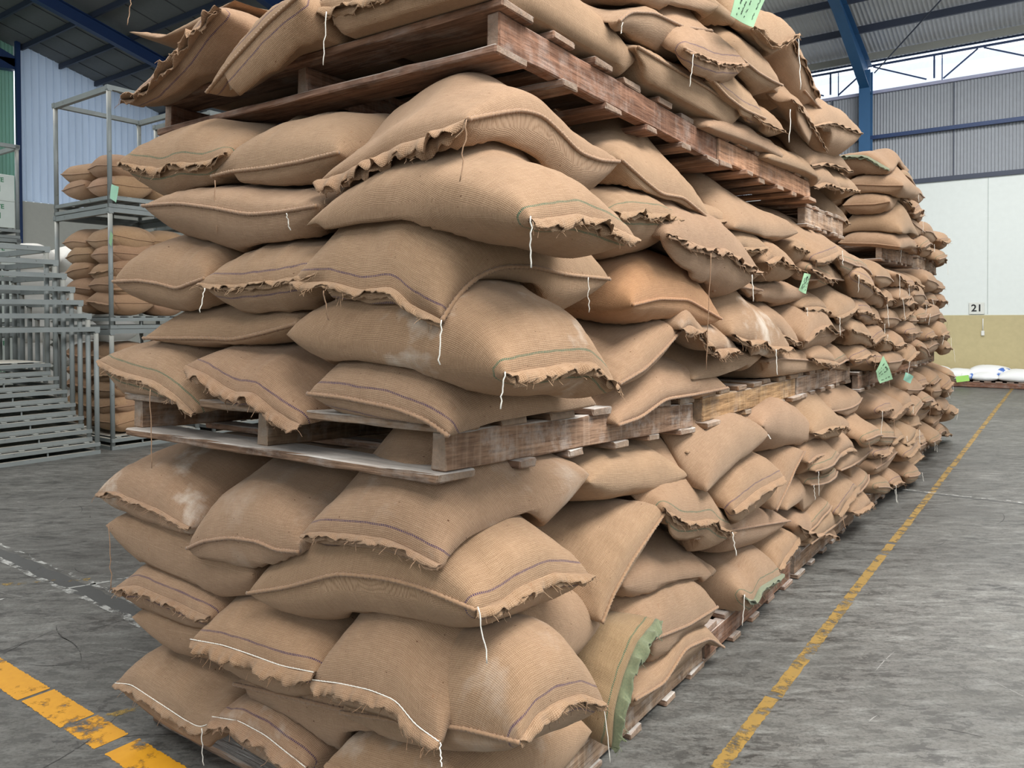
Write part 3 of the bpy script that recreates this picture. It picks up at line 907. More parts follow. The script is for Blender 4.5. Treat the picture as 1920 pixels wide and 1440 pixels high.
# generic stacks further along the aisle: every sack has its own place, tilt and size
def gen(st, lv, y0, y1, zd, nl, xf=.03, pitch=.165, first=0, skip=(), slump=.0, res=.5, lo=0, short=0):
    for i in range(lo, nl):
        zc = zd + .07 + i * pitch
        rows = []
        if (i + first) % 2 == 0:
            a = y0 + (y1 - y0) * R(.56, .62)
            rows = [(y0 - .02, a, 0), (a - .03, y1 + .02, 1)]
            if R(0, 1) < .4: rows = [(y0 - .02, y1 - (a - y0) + .03, 1), (y1 - (a - y0), y1 + .02, 0)]
        else:
            b = (y1 - y0) / 3
            rows = [(y0 + k * b - .03, y0 + (k + 1) * b + .03, 1) for k in range(3)]
        for k, (a, b, end) in enumerate(rows):
            if (i, k) in skip: continue
            x = xf + R(-.02, .07) + (R(0, .06) if end else 0)
            z = zc - (R(.0, .05) + slump * R(0, .07) if end else R(-.01, .02))
            n = 5
            t0, t1, mid = R(-.035, .035) * (1.6 if end else .7), R(-.045, .03) * (1.6 if end else .7), R(-.02, .03)
            F = []
            for q in range(n):
                s = q / (n - 1)
                F.append((x + .02 * math.sin(s * PI) + R(-.008, .008), a + (b - a) * s, z + t0 * (1 - s) ** 2 + t1 * s ** 2 + mid * math.sin(s * PI)))
            r = R(0, 1)
            where = ('nearer end', 'middle', 'farther end')[k] if len(rows) == 3 else ('nearer end', 'farther end')[k]
            th = ()
            o = S(st, lv, i, 'R', F, None, '%s at %s' % ('mouth out' if end else 'lying lengthwise', where), world=True,
                  crest=R(.115, .15), bot=R(.085, .105), mouth='F' if end and r < .62 else '', stripe='' if r < .45 else ('p' if r < .62 else 'g') if end else '',
                  seam='F' if (not end or r >= .62) else '', zb=zc + .01, res=res, seed=st * 1000 + ord(lv) * 7 + i * 13 + k, hem=R(.024, .046), droop=R(-1.3, -.3),
                  hemcol=M_GREENHEM if (r > .7 and end and st >= 4) else None, q=R(.46, .56))
            if end and R(0, 1) < .55 and res > .3:
                rs = np.random.RandomState(st * 77 + i * 5 + k)
                e = np.array(F[0 if R(0, 1) < .5 else -1]) + np.array([.02, 0, 0])
                thread(o, np.array(o.location), e, R(.06, .2), rs, R(0, 1) < .6)

# ===================================================== floor pallets
# nearest stack ------------------------------------------------------
S(1, 'B', 0, 'L', [(218, 1282), (247, 1284), (283, 1308), (317, 1330), (350, 1352), (377, 1366), (407, 1352)], None, 'at left end, white twine', stitch=True,
  crest=1218, bot=1395, mouth='F', seam='L', th=((378, 1366, 74),), off=-.03, droop=-.9)
S(1, 'B', 0, 'L', [(400, 1345), (450, 1353), (500, 1380), (533, 1407), (575, 1440)], None, 'dusty, in the middle', stitch=True,
  crest=1288, bot=1490, mouth='F', stripe='p', dust=.8, off=-.02, hem=.05)
S(1, 'B', 0, 'C', [(612, 1432), (700, 1462), (800, 1490), (870, 1510)], [(870, 1510), (960, 1460), (1050, 1415), (1110, 1372)], 'at the corner lowest of all',
  crest=1382, bot=1560, mouth='F', off=-.02, dust=.5)
S(1, 'B', 0, 'R', [(1190, 1312), (1245, 1280), (1285, 1215), (1330, 1196), (1357, 1214)], None, 'corded seam, aisle side',
  crest=1163, bot=1330, seam='F', off=.06)
S(1, 'B', 1, 'L', [(247, 1157), (310, 1180), (375, 1192), (430, 1200)], None, 'side on, at left end', crest=1120, bot=1222, Lin=.5, off=.0, dust=.2)
S(1, 'B', 1, 'L', [(440, 1282), (520, 1300), (620, 1325), (700, 1340)], None, 'dusty, squeezed in the middle', crest=1240, bot=1385, seam='F', Lin=.5, off=.01, dust=.9)
S(1, 'B', 1, 'C', [(640, 1335), (760, 1352), (873, 1366), (975, 1392)], [(975, 1392), (1007, 1340), (1045, 1317), (1090, 1302), (1133, 1318)], 'domed, mouth rounding the corner',
  crest=1208, bot=1425, mouth='R', stripe='p', seam='F', dust=.35, th=((1133, 1318, 112, 'R', .09),), droop=-.8)
S(1, 'B', 1, 'R', [(1148, 1402), (1152, 1335), (1168, 1272), (1195, 1205), (1232, 1162)], None, 'greenish, hem hanging down aisle side',
  crest=.10, bot=.07, mouth='F', stripe='g', off=.09, tint=(.86, .9, .8), hem=.05, droop=-.4, hemcol=M_GREENHEM, Lin=.7)
S(1, 'B', 2, 'R', [(1200, 1206), (1245, 1190), (1290, 1172), (1345, 1138)], None, 'aisle side behind green hem', crest=1076, bot=1225, seam='F', off=.06)
S(1, 'B', 2, 'L', [(213, 1104), (257, 1098), (300, 1117), (333, 1130), (367, 1147), (392, 1158)], None, 'at left end, dark hem', crest=1036, bot=1180, mouth='F', seam='', off=-.03, stripe='p')
S(1, 'B', 2, 'L', [(359, 1200), (420, 1211), (470, 1228), (530, 1250), (590, 1262)], None, 'in the middle, broad hem', stitch=True, crest=1108, bot=1300, mouth='F', stripe='p', seam='', off=-.06, hem=.055, droop=-1.0)
S(1, 'B', 2, 'C', [(585, 1276), (640, 1283), (695, 1295), (745, 1315), (780, 1360), (825, 1392)], [(825, 1392), (870, 1310), (930, 1248), (1010, 1208), (1125, 1172)], 'at the corner, fat and sagging', stitch=True,
  crest=1142, bot=1392, mouth='F', off=-.06, hem=.045, droop=-1.1, th=((825, 1392, 34),))
S(1, 'B', 2, 'R', [(1170, 1100), (1220, 1092), (1280, 1085), (1335, 1078)], None, 'tucked behind, aisle side', crest=1020, bot=1110, off=.02)
S(1, 'B', 3, 'L', [(198, 985), (290, 1025), (390, 1058), (475, 1078)], None, 'side on at left end', crest=955, bot=1105, Lin=.5, off=-.02, th=((203, 985, -120),))
S(1, 'B', 3, 'C', [(465, 1112), (540, 1101), (633, 1075), (723, 1084), (790, 1101), (893, 1144)], [(893, 1144), (935, 1132), (970, 1104), (1035, 1075), (1105, 1078)], 'at the corner, purple-stitched mouth',
  crest=977, bot=1186, mouth='R', stripe='p', seam='F', off=-.05, th=((896, 1138, 108),), hem=.04, droop=-.9)
S(1, 'B', 3, 'R', [(1128, 1168), (1150, 1112), (1185, 1050), (1250, 955)], None, 'tipped steeply on aisle side', crest=.13, bot=.07, seam='F', off=.07, Lin=.6)
S(1, 'B', 4, 'L', [(180, 926), (217, 923), (250, 937), (300, 957), (333, 978), (355, 990)], None, 'at left end, white dust patch', crest=842, bot=1000, mouth='F', off=-.04, dust=1.0, hem=.02)
S(1, 'B', 4, 'L', [(352, 1028), (383, 1014), (433, 1008), (483, 1015), (520, 1032), (562, 1034)], None, 'in the middle', crest=878, bot=1080, seam='F', off=-.06, dust=.25, q=.46)
S(1, 'B', 4, 'C', [(565, 1004), (600, 999), (660, 1004), (720, 1011), (765, 1030), (826, 1062)], [(826, 1062), (872, 1010), (950, 972), (1030, 945), (1105, 890)], 'at the corner, purple-stitched',
  crest=897, bot=1073, mouth='F', stripe='p', off=-.06, dust=.35, hem=.025)
S(1, 'B', 4, 'R', [(1106, 905), (1160, 905), (1230, 900), (1290, 892)], None, 'knotted green end, aisle side', crest=830, bot=925, off=.02, mouth='', seam='')
S(1, 'B', 3, 'R', [(1246, 953), (1275, 978), (1305, 978), (1332, 972), (1350, 990), (1376, 998)], None, 'mouth out after the tipped one', crest=884, bot=1022, mouth='F', stripe='g', off=.08, th=((1373, 998, 45),))

# second stack -------------------------------------------------------
g2 = dict(res=.7)
S(2, 'B', 0, 'R', [(1393, 1118), (1412, 1130), (1424, 1102), (1467, 1077)], None, 'green hem, above red pallet', crest=1012, bot=1140, mouth='F', stripe='g', off=.08, th=((1396, 1115, 60),), hemcol=M_GREENHEM, droop=-.4, **g2)
S(2, 'B', 0, 'R', [(1460, 1068), (1472, 1045), (1484, 1030), (1498, 1008)], None, 'hem upright, farther along', crest=.14, bot=.08, mouth='F', off=.07, **g2)
S(2, 'B', 0, 'R', [(1285, 1095), (1310, 1085), (1335, 1080), (1345, 1070)], None, 'hidden behind, nearer end', crest=1030, bot=1120, off=.0, **g2)
S(2, 'B', 1, 'R', [(1300, 1010), (1350, 998), (1417, 986), (1480, 976)], None, 'lengthwise with corded seam', crest=945, bot=1022, seam='F', off=.05, dust=.3, **g2)
S(2, 'B', 1, 'R', [(1498, 986), (1525, 1000), (1550, 997), (1571, 1008)], None, 'ragged mouth, farther end', crest=945, bot=1015, mouth='F', off=.08, hem=.05, **g2)
S(2, 'B', 2, 'R', [(1375, 957), (1395, 940), (1420, 919), (1470, 893)], None, 'slanted mouth with purple stitching', crest=845, bot=960, mouth='F', stripe='p', off=.12, hem=.05, droop=-.9, **g2)
S(2, 'B', 2, 'R', [(1455, 957), (1478, 910), (1490, 880), (1508, 846)], None, 'tipped, corded seam, mid stack', crest=.15, bot=.08, seam='F', off=.08, **g2)
S(2, 'B', 2, 'R', [(1476, 957), (1500, 940), (1525, 915), (1552, 896)], None, 'slanting, farther end', crest=880, bot=965, off=.06, seam='', **g2)
S(2, 'B', 3, 'R', [(1326, 921), (1352, 885), (1392, 845), (1442, 815)], None, 'long neck toward the aisle', crest=.17, bot=.07, mouth='', off=.10, th=((1440, 815, 8),), **g2)
S(2, 'B', 3, 'R', [(1515, 868), (1530, 855), (1548, 851), (1568, 852)], None, 'rope-hemmed mouth and fluff', crest=798, bot=888, seam='F', mouth='F', off=.10, hem=.02, **g2)
S(2, 'B', 3, 'R', [(1598, 901), (1596, 865), (1604, 835), (1619, 811)], None, 'bulging with pointed ears', crest=.2, bot=.07, off=.06, **g2)
S(2, 'B', 4, 'R', [(1430, 800), (1465, 790), (1505, 800), (1538, 823)], None, 'pointed ear hanging down', crest=742, bot=832, off=.08, mouth='', **g2)
S(2, 'B', 4, 'R', [(1290, 850), (1340, 830), (1395, 800), (1440, 775)], None, 'pressed under the yellowish pallet', crest=775, bot=870, off=.01, **g2)
S(2, 'B', 4, 'R', [(1538, 800), (1560, 795), (1585, 800), (1606, 808)], None, 'farther end, pale tip', crest=764, bot=818, mouth='F', off=.07, hem=.02, **g2)
# third stack: visible remainder --------------------------------------
gen(3, 'B', 3.0, 4.48, .146, 5, .05, .162, slump=1.0, res=.6)
gen(4, 'B', 4.78, 6.2, .146, 5, .06, .145, first=1, slump=1.0, res=.6)
gen(5, 'B', 6.26, 7.66, .146, 5, .05, .148, slump=1.0, res=.5)
gen(6, 'B', 7.72, 8.97, .146, 5, .05, .148, first=1, slump=1.0, res=.4)

# ===================================================== middle pallets
deck(-1.43, 0, 0, .4, 1.212); deck(-1.43, 0, .4, .8, 1.195); deck(-1.43, 0, .8, 1.55, 1.175); deck(-1.43, 0, 1.665, 3.0, 1.157); deck(-1.43, 0, 3.04, 4.33, 1.157)
deck(-1.4, 0, 4.62, 5.75, 1.06); deck(-1.4, 0, 5.8, 6.87, 1.09); deck(-1.4, 0, 7.15, 8.5, 1.10)
S(1, 'M', 0, 'L', [(183, 676), (225, 697), (290, 715), (330, 742), (364, 776)], None, 'at left end, green-stitched', crest=626, bot=790, mouth='F', stripe='g', off=-.05, hem=.03, th=((282, 730, -150),), droop=-.8)
S(1, 'M', 0, 'L', [(348, 686), (390, 705), (435, 735), (475, 737), (520, 775), (562, 798)], None, 'in the middle, broad hem', crest=642, bot=800, mouth='F', stripe='p', off=-.05, hem=.045, droop=-.9)
S(1, 'M', 0, 'C', [(578, 738), (640, 745), (740, 765), (800, 788), (842, 818)], [(842, 818), (930, 790), (1030, 772), (1118, 758)], 'at the corner, two purple lines', crest=664, bot=832, mouth='', seam='F', stripe='p', off=-.05)
S(1, 'M', 0, 'R', [(1158, 797), (1200, 783), (1247, 748), (1300, 740), (1364, 727)], None, 'corded seam on aisle side', crest=672, bot=.035, seam='F', off=.04)
S(1, 'M', 1, 'L', [(270, 634), (397, 634), (435, 637), (483, 627), (560, 606)], None, 'side on at left end', crest=566, bot=652, seam='F', off=.0, Lin=.5)
S(1, 'M', 1, 'C', [(537, 627), (640, 634), (780, 648), (880, 670), (947, 703)], [(947, 705), (1005, 692), (1060, 683), (1110, 680), (1157, 727)], 'with pale dome at the corner', crest=541, bot=742, mouth='R', stripe='g', off=-.06, th=((947, 697, 70),), hem=.042, droop=-.8, dust=.75)
S(1, 'M', 1, 'R', [(1160, 720), (1208, 692), (1245, 655), (1281, 614)], None, 'tilted edge up, aisle side', crest=.12, bot=.06, seam='F', off=.05)
S(1, 'M', 2, 'L', [(213, 528), (260, 526), (300, 532), (333, 542), (353, 533), (385, 522)], None, 'at left end, round', crest=434, bot=586, seam='F', off=-.04, th=((384, 540, 46),), q=.46)
S(1, 'M', 2, 'L', [(372, 532), (430, 537), (500, 530), (560, 520), (600, 510)], None, 'in the middle, purple-stitched', crest=438, bot=602, mouth='F', stripe='p', off=-.05, hem=.022, th=((607, 545, -55),))
S(1, 'M', 2, 'C', [(548, 530), (620, 530), (680, 547), (735, 538), (770, 572), (827, 602)], [(827, 602), (858, 553), (893, 519), (940, 500), (1000, 500), (1060, 515), (1142, 523)], 'at the corner, red-flecked side', crest=372, bot=612, mouth='F', stripe='p', seam='R', off=-.06, hem=.03, droop=-.8, th=((828, 600, 84), (1103, 520, 66, 'R', .09)))
S(1, 'M', 2, 'R', [(1185, 572), (1235, 560), (1290, 562), (1352, 598)], None, 'of orange cloth, aisle side', crest=468, bot=600, seam='F', off=.06, tint=(1.14, .96, .78))
S(1, 'M', 1, 'R', [(1280, 618), (1295, 608), (1318, 637), (1335, 657), (1382, 652)], None, 'frayed mouth under the orange one', crest=578, bot=676, mouth='F', off=.08, hem=.05, dust=.6, fringe=26)
S(1, 'M', 3, 'L', [(268, 386), (333, 381), (400, 390), (467, 403), (533, 397), (595, 386)], None, 'side on, purple line, left end', crest=350, bot=470, seam='F', off=-.03, Lin=.5, stripe='', th=((537, 400, 30),))
S(1, 'M', 3, 'C', [(574, 423), (680, 388), (800, 374), (900, 386), (995, 412)], [(995, 414), (1035, 410), (1085, 402), (1135, 420), (1193, 447)], 'green-stitched mouth round the corner', crest=294, bot=452, mouth='R', stripe='g', off=-.05, th=((995, 405, 96),), hem=.04, droop=-.9)
S(1, 'M', 3, 'R', [(1153, 399), (1190, 398), (1240, 402), (1280, 413)], None, 'mouth out, next past corner', crest=346, bot=468, mouth='F', stripe='g', off=.07, hem=.035)
S(1, 'M', 2, 'R', [(1252, 440), (1312, 462), (1337, 472), (1357, 464), (1387, 490), (1426, 512)], None, 'big torn mouth over orange one', crest=386, bot=530, mouth='F', off=.11, hem=.04, fringe=22, th=((1333, 475, 220, 'R', .17), (1410, 515, 50, 'R', .14)))
S(1, 'M', 4, 'L', [(222, 304), (255, 311), (300, 317), (335, 304), (380, 309), (424, 288)], None, 'at left end, green-stitched', crest=236, bot=372, mouth='F', stripe='g', off=.02, hem=.035)
S(1, 'M', 4, 'L', [(398, 331), (433, 322), (500, 315), (567, 303), (635, 286)], None, 'in the middle, corded seam', crest=208, bot=374, seam='F', off=.02, th=((403, 338, -100),))
S(1, 'M', 4, 'C', [(597, 342), (640, 326), (700, 300), (760, 268), (820, 252), (876, 224)], [(876, 224), (925, 214), (975, 206), (1015, 215), (1050, 248), (1085, 286), (1125, 301), (1161, 303)], 'at the corner, long wavy seam', crest=160, bot=330, mouth='F', seam='R', off=.0, hem=.062, droop=-1.0, th=((875, 224, -118),))
S(1, 'M', 4, 'R', [(1165, 300), (1213, 343), (1240, 364), (1280, 370), (1335, 415)], None, 'rope seam, under red-brown pallet', crest=282, bot=405, seam='F', off=.05)
# second stack
S(2, 'M', 0, 'R', [(1300, 712), (1345, 706), (1390, 690), (1432, 665)], None, 'smooth, lengthwise, nearer end', crest=652, bot=716, off=.04, **g2)
S(2, 'M', 0, 'R', [(1440, 680), (1463, 672), (1515, 675), (1554, 689)], None, 'corded seam, over yellowish pallet', crest=644, bot=712, seam='F', off=.06, **g2)
S(2, 'M', 0, 'R', [(1530, 690), (1560, 690), (1592, 694)], None, 'farther end, smooth', crest=640, bot=703, off=.03, **g2)
S(2, 'M', 1, 'R', [(1374, 628), (1400, 640), (1425, 637), (1447, 650), (1482, 651)], None, 'dust-patched with frayed mouth', crest=557, bot=672, mouth='F', off=.09, dust=.8, fringe=30, hem=.05, th=((1455, 655, 48, 'R', .12),), **g2)
S(2, 'M', 1, 'R', [(1440, 618), (1455, 625), (1478, 633), (1500, 643)], None, 'narrow, between two frayed mouths', crest=560, bot=645, mouth='F', off=.06, **g2)
S(2, 'M', 1, 'R', [(1510, 640), (1525, 620), (1545, 610), (1573, 628)], None, 'plump with flared hem', crest=555, bot=648, mouth='F', off=.09, hem=.05, droop=-.2, **g2)
S(2, 'M', 2, 'R', [(1336, 545), (1355, 540), (1390, 538), (1428, 544)], None, 'thin corded seam, nearer end', crest=518, bot=562, seam='F', off=.03, **g2)
S(2, 'M', 2, 'R', [(1425, 552), (1450, 545), (1485, 545), (1516, 552)], None, 'smooth in shade, farther end', crest=522, bot=570, off=.02, **g2)
S(2, 'M', 3, 'R', [(1376, 464), (1395, 464), (1415, 466), (1438, 463)], None, 'straight hem, nearer end', crest=410, bot=492, mouth='F', off=.06, **g2)
S(2, 'M', 2, 'R', [(1437, 492), (1455, 481), (1475, 490), (1497, 506)], None, 'ruffled mouth beside green tag', crest=440, bot=528, mouth='F', off=.09, hem=.045, fringe=20, **g2)
S(2, 'M', 3, 'R', [(1490, 462), (1510, 467), (1525, 488)], None, 'ragged mouth, mid stack', crest=436, bot=500, mouth='F', off=.05, **g2)
S(2, 'M', 2, 'R', [(1522, 505), (1535, 512), (1548, 520), (1563, 525)], None, 'green band right of the tag', crest=468, bot=540, mouth='F', stripe='g', off=.09, hem=.04, **g2)
S(2, 'M', 4, 'R', [(1318, 410), (1345, 412), (1370, 416), (1389, 420)], None, 'dark hem, nearer end', crest=370, bot=432, mouth='F', off=.0, **g2)
S(2, 'M', 4, 'R', [(1378, 428), (1430, 440), (1470, 440), (1498, 436)], None, 'plain, under light brown pallet', crest=388, bot=455, off=.06, **g2)
S(2, 'M', 4, 'R', [(1495, 455), (1520, 462), (1548, 465), (1566, 470)], None, 'in shade at farther end', crest=425, bot=480, off=.0, **g2)
gen(3, 'M', 3.04, 4.5, 1.15, 5, .03, .158, first=1, res=.6)
gen(4, 'M', 4.66, 5.75, 1.06, 5, .05, .162, first=0, res=.5)
gen(5, 'M', 5.80, 7.0, 1.09, 5, .05, .158, first=1, res=.5)
gen(6, 'M', 7.15, 8.5, 1.10, 5, .06, .16, first=0, res=.4)

# ===================================================== upper pallets
deck(-1.6, 0, .228, .9, 2.312); deck(-1.6, 0, .9, 1.816, 2.295); deck(-1.42, 0, 1.83, 3.3, 2.27); deck(-1.52, -.05, 3.32, 4.25, 2.14); deck(-1.4, 0, 5.44, 7.0, 2.06); deck(-1.4, 0, 7.3, 8.6, 2.07)
S(1, 'U', 0, 'L', [(236, 193), (285, 165), (340, 112), (385, 45), (412, 18)], None, 'at left end, hem slanting up', crest=.17, bot=.07, mouth='F', stripe='p', off=.06, hem=.05, droop=-.3)
S(1, 'U', 0, 'L', [(388, 174), (430, 122), (500, 46), (560, -8)], None, 'two purple lines along corded seam', crest=.14, bot=.16, seam='F', stripe='p', off=.06)
S(1, 'U', 0, 'C', [(585, 16), (640, 12), (720, -12), (800, -35), (905, -62)], [(905, -62), (970, -28), (1050, 22), (1120, 66), (1192, 112)], 'at the corner over the edge',
  crest=.17, bot=.17, mouth='F', off=.14, hem=.04, th=((612, 22, 98),), droop=-1.0)
S(1, 'U', 0, 'R', [(1195, 88), (1260, 127), (1325, 165), (1392, 212)], None, 'smooth, lengthwise on aisle side', crest=.08, bot=.16, seam='F', off=.05)
S(1, 'U', 1, 'L', [(242, 60), (300, 72), (370, 40), (440, 0)], None, 'knotted tip at left end', crest=-40, bot=75, off=.16, Lin=.5, th=((246, -4, -50),))
S(1, 'U', 1, 'R', [(1160, 40), (1180, 22), (1225, 24), (1280, 50), (1334, 58)], None, 'rope seam, nearest the corner', crest=-75, bot=100, seam='F', off=.06, th=((1168, 42, 20),))
S(1, 'U', 1, 'R', [(1284, 92), (1303, 101), (1345, 118), (1401, 122)], None, 'twin purple lines at mouth', crest=50, bot=163, mouth='F', stripe='p', seam='F', off=.12, hem=.018, th=((1300, 102, 60),))
S(2, 'U', 0, 'R', [(1330, 238), (1380, 254), (1425, 271), (1470, 291)], None, 'smooth, nearer end, white tip', crest=.12, bot=.14, off=.05, **g2)
S(2, 'U', 0, 'R', [(1440, 296), (1475, 306), (1510, 318), (1541, 333)], None, 'smooth, farther end', crest=.12, bot=.13, off=.05, mouth='', seam='', **g2)
S(1, 'U', 1, 'R', [(1335, 150), (1362, 180), (1395, 205), (1434, 222)], None, 'purple line beside corded seam', crest=122, bot=228, mouth='', seam='F', stripe='p', off=.08, **g2)
S(2, 'U', 1, 'R', [(1412, 215), (1430, 228), (1450, 238), (1473, 246)], None, 'hem slanting, nearer end', crest=180, bot=258, mouth='F', off=.08, hem=.02, **g2)
S(1, 'U', 2, 'R', [(1390, 110), (1420, 135), (1445, 150), (1466, 160)], None, 'corded seam, above purple-lined sacks', crest=58, bot=172, seam='F', off=.10, **g2)
S(1, 'U', 2, 'R', [(1180, -40), (1240, -30), (1300, -10), (1350, 10)], None, 'cut by photo top, aisle side', crest=-140, bot=40, off=.06, **g2)
S(1, 'U', 3, 'R', [(1290, -30), (1340, 0), (1380, 30), (1415, 55)], None, 'behind the big green tag', crest=-80, bot=50, off=.03, seam='', **g2)
S(2, 'U', 2, 'R', [(1410, 55), (1428, 78), (1450, 92), (1470, 82), (1494, 66)], None, 'open gathered mouth, rope edge', crest=20, bot=110, seam='F', mouth='F', off=.10, hem=.05, droop=.2, fringe=24, **g2)
S(2, 'U', 2, 'R', [(1440, 150), (1450, 165), (1462, 178), (1480, 190)], None, 'small, in a shaded gap', crest=120, bot=205, off=.02, **g2)
S(2, 'U', 3, 'R', [(1484, 72), (1506, 112), (1520, 150), (1537, 180)], None, 'dark hem hanging on farther side', crest=.16, bot=.14, mouth='F', off=.06, hem=.05, droop=-1.2, th=((1497, 70, 100),), **g2)
S(2, 'U', 1, 'R', [(1485, 187), (1502, 205), (1524, 242), (1549, 283)], None, 'hem slanting steeply, farther end', crest=.14, bot=.16, seam='F', mouth='F', off=.10, hem=.03, th=((1482, 205, 62),), **g2)
S(2, 'U', 2, 'R', [(1508, 170), (1525, 190), (1540, 205), (1552, 220)], None, 'corded seam behind steep hem', crest=.16, bot=.08, seam='F', off=.04, **g2)
S(2, 'U', 2, 'R', [(1525, 236), (1555, 228), (1580, 236), (1617, 250)], None, 'farthest tip against the wall', crest=190, bot=280, mouth='F', off=.07, hem=.03, **g2)
# third stack's upper layers
S(3, 'U', 0, 'R', [(1524, 350), (1545, 342), (1560, 346), (1580, 357)], None, 'ruffled mouth, nearer end', crest=300, bot=374, mouth='F', off=.0, hem=.05, **g2)
S(3, 'U', 0, 'R', [(1562, 352), (1580, 352), (1596, 355), (1611, 357)], None, 'pale hem, farther end', crest=318, bot=372, mouth='F', off=-.02, **g2)
S(3, 'U', 1, 'R', [(1520, 310), (1545, 305), (1570, 310), (1598, 322)], None, 'upper of two, farther end', crest=268, bot=330, mouth='F', off=-.02, **g2)
S(3, 'M', 5, 'R', [(1548, 402), (1562, 404), (1578, 411), (1594, 420)], None, 'drooping tip beside the pale pallet', crest=370, bot=432, mouth='F', off=-.12, **g2)
# tall far stack: its end seen over the third stack
S(4, 'U', 0, 'L', [(1572, 455), (1590, 456), (1640, 457), (1688, 463)], None, 'side on, end of row', crest=424, bot=468, seam='F', off=5.40, **g2)
S(4, 'U', 1, 'L', [(1572, 436), (1610, 432), (1655, 432), (1692, 436)], None, 'side on, smooth', crest=390, bot=442, off=5.44, **g2)
S(4, 'U', 2, 'L', [(1580, 385), (1600, 384), (1640, 383), (1669, 378)], None, 'side on, straight seam', crest=356, bot=408, seam='F', off=5.40, **g2)
S(4, 'U', 3, 'L', [(1580, 347), (1610, 346), (1660, 348), (1694, 348)], None, 'side on, pale hem tip', crest=322, bot=374, seam='F', off=5.42, **g2)
S(4, 'U', 4, 'L', [(1570, 293), (1600, 291), (1625, 292), (1668, 317)], None, 'green hem, very top', crest=281, bot=330, mouth='F', off=5.40, hem=.06, hemcol=M_GREENHEM, **g2)
gen(5, 'U', 5.9, 7.1, 2.06, 4, .03, .165, first=1, res=.5)
gen(6, 'U', 7.3, 8.6, 2.07, 2, .05, .16, first=1, res=.4)

# sacks at the back of the near stacks, seen only through the gaps
for st, lvs, y0, y1 in ((1, (('B', .146, 0), ('M', 1.18, 0), ('U', 2.30, 0)), .86, 1.56), (2, (('B', .146, 0), ('M', 1.15, 0), ('U', 2.27, 0)), 1.75, 3.0), (3, (('B', .146, 0), ('M', 1.15, 0)), 3.1, 4.4)):
    for lv, z0, _ in lvs:
        for i in range(5):
            z = z0 + .075 + i * .167 + R(-.01, .01)
            k_ = 1 if st == 1 else 2
            for j in range(k_):
                a = y0 + (y1 - y0) * j / k_; b = y0 + (y1 - y0) * (j + 1) / k_
                S(st, lv, i, 'R', [(-.62, a, z), (-.60, .5 * (a + b), z + .01), (-.62, b, z)], None, ('at back left' if k_ == 1 else ('at back left, nearer', 'at back left, farther')[j]), world=True,
                  crest=.10 if i < 4 else .14, bot=.08, res=.35, Lin=.84, zb=z, splat=False, lift=False, seed=st * 100 + i * 3 + j)
# ------------------------------------------------------------------ steel stacking racks
M_RACK = N('chipped_grey_rack_paint')
_k = M_RACK
_p = _k.n('ShaderNodeTexCoord').outputs['Object']
_n = _k.noise(_p, 14, 6, .7)
_c = _k.mix(_k.noise(_p, 3, 3), srgb(104, 110, 110), srgb(140, 146, 144))
_c = _k.mix(_k.ramp(_n, .64, .70), _c, srgb(74, 74, 72))
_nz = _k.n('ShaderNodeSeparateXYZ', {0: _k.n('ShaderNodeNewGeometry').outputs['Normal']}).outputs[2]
_c = _k.mix(_k.math('MULTIPLY', _k.ramp(_nz, .5, .8), .8), _c, srgb(214, 208, 194))  # top faces paled in the colour for dust and a sunlit look
_k.set(Base_Color=_c, Roughness=.55, Metallic=.1)
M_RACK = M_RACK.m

def rack_meshes(wx, wy, h, deep=None):
    """post pallet: base deck with runners, four posts, top ring"""
    out = []
    def mk(name, fn):
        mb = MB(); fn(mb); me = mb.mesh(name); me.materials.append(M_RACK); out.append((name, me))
    t = .045
    for sx in (0, 1):
        for sy in (0, 1):
            def post(mb, sx=sx, sy=sy):
                mb.tube([(-sx * wx, sy * wy, .0), (-sx * wx, sy * wy, h - .03)], .026, 10)
            n0 = len(out); mk('post', post)
            out[n0][1].polygons.foreach_set('use_smooth', [True] * len(out[n0][1].polygons))
    def ring(mb):
        for x in (0, -wx): mb.bar((x, -.03, h), (x, wy + .03, h), .06, .05)
        for y in (0, wy): mb.bar((.03, y, h - .01), (-wx - .03, y, h - .01), .05, .06)
    mk('top_ring', ring)
    def base(mb):
        for x in (.0, -wx):
            mb.bar((x, -.02, .02), (x, wy + .02, .02), .055, .04); mb.bar((x, -.02, .105), (x, wy + .02, .105), .055, .04)
        for y in (0, wy):
            mb.bar((.02, y, .105), (-wx - .02, y, .105), .045, .04); mb.bar((.02, y, .02), (-wx - .02, y, .02), .045, .04)
        for f in (.33, .66):
            for x in (0, -wx): mb.bar((x, wy * f, .04), (x, wy * f, .09), .02, .01)
    mk('base_frame', base)
    def slats(mb):
        for k in range(7):
            y = wy * (k + .5) / 7; mb.bar((0, y, .132), (-(deep or wx), y, .132), .05, .01)
        mb.box(-(deep or wx) + .03, -.03, .03, wy - .03, .137, .142)
        if deep: mb.bar((-deep, -.0, .105), (-deep, wy, .105), .04, .04)
    mk('deck_slats', slats)
    return out
RACK_A = rack_meshes(1.26, 1.04, 1.33)
def rack(meshes, loc, label, rz=0):
    t = empty('stacking_rack', loc, rz); tag(t, label, 'rack', 'grey steel stacking racks')
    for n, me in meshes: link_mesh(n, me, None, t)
    return t
RX, RY = -7.48, 3.03
for i, w in enumerate(('bottom', 'middle', 'top')):
    rack(RACK_A, (RX, RY, i * 1.36), 'grey steel rack holding burlap sacks, %s one of the three-high tower' % w)
for i, w in enumerate(('bottom', 'middle', 'top')):
    rack(RACK_A, (RX - .05, RY + 1.3, i * 1.36), 'grey steel rack in the tower behind the first, %s one' % w)
RACK_N = rack_meshes(1.2, 1.5, 1.36, .78)
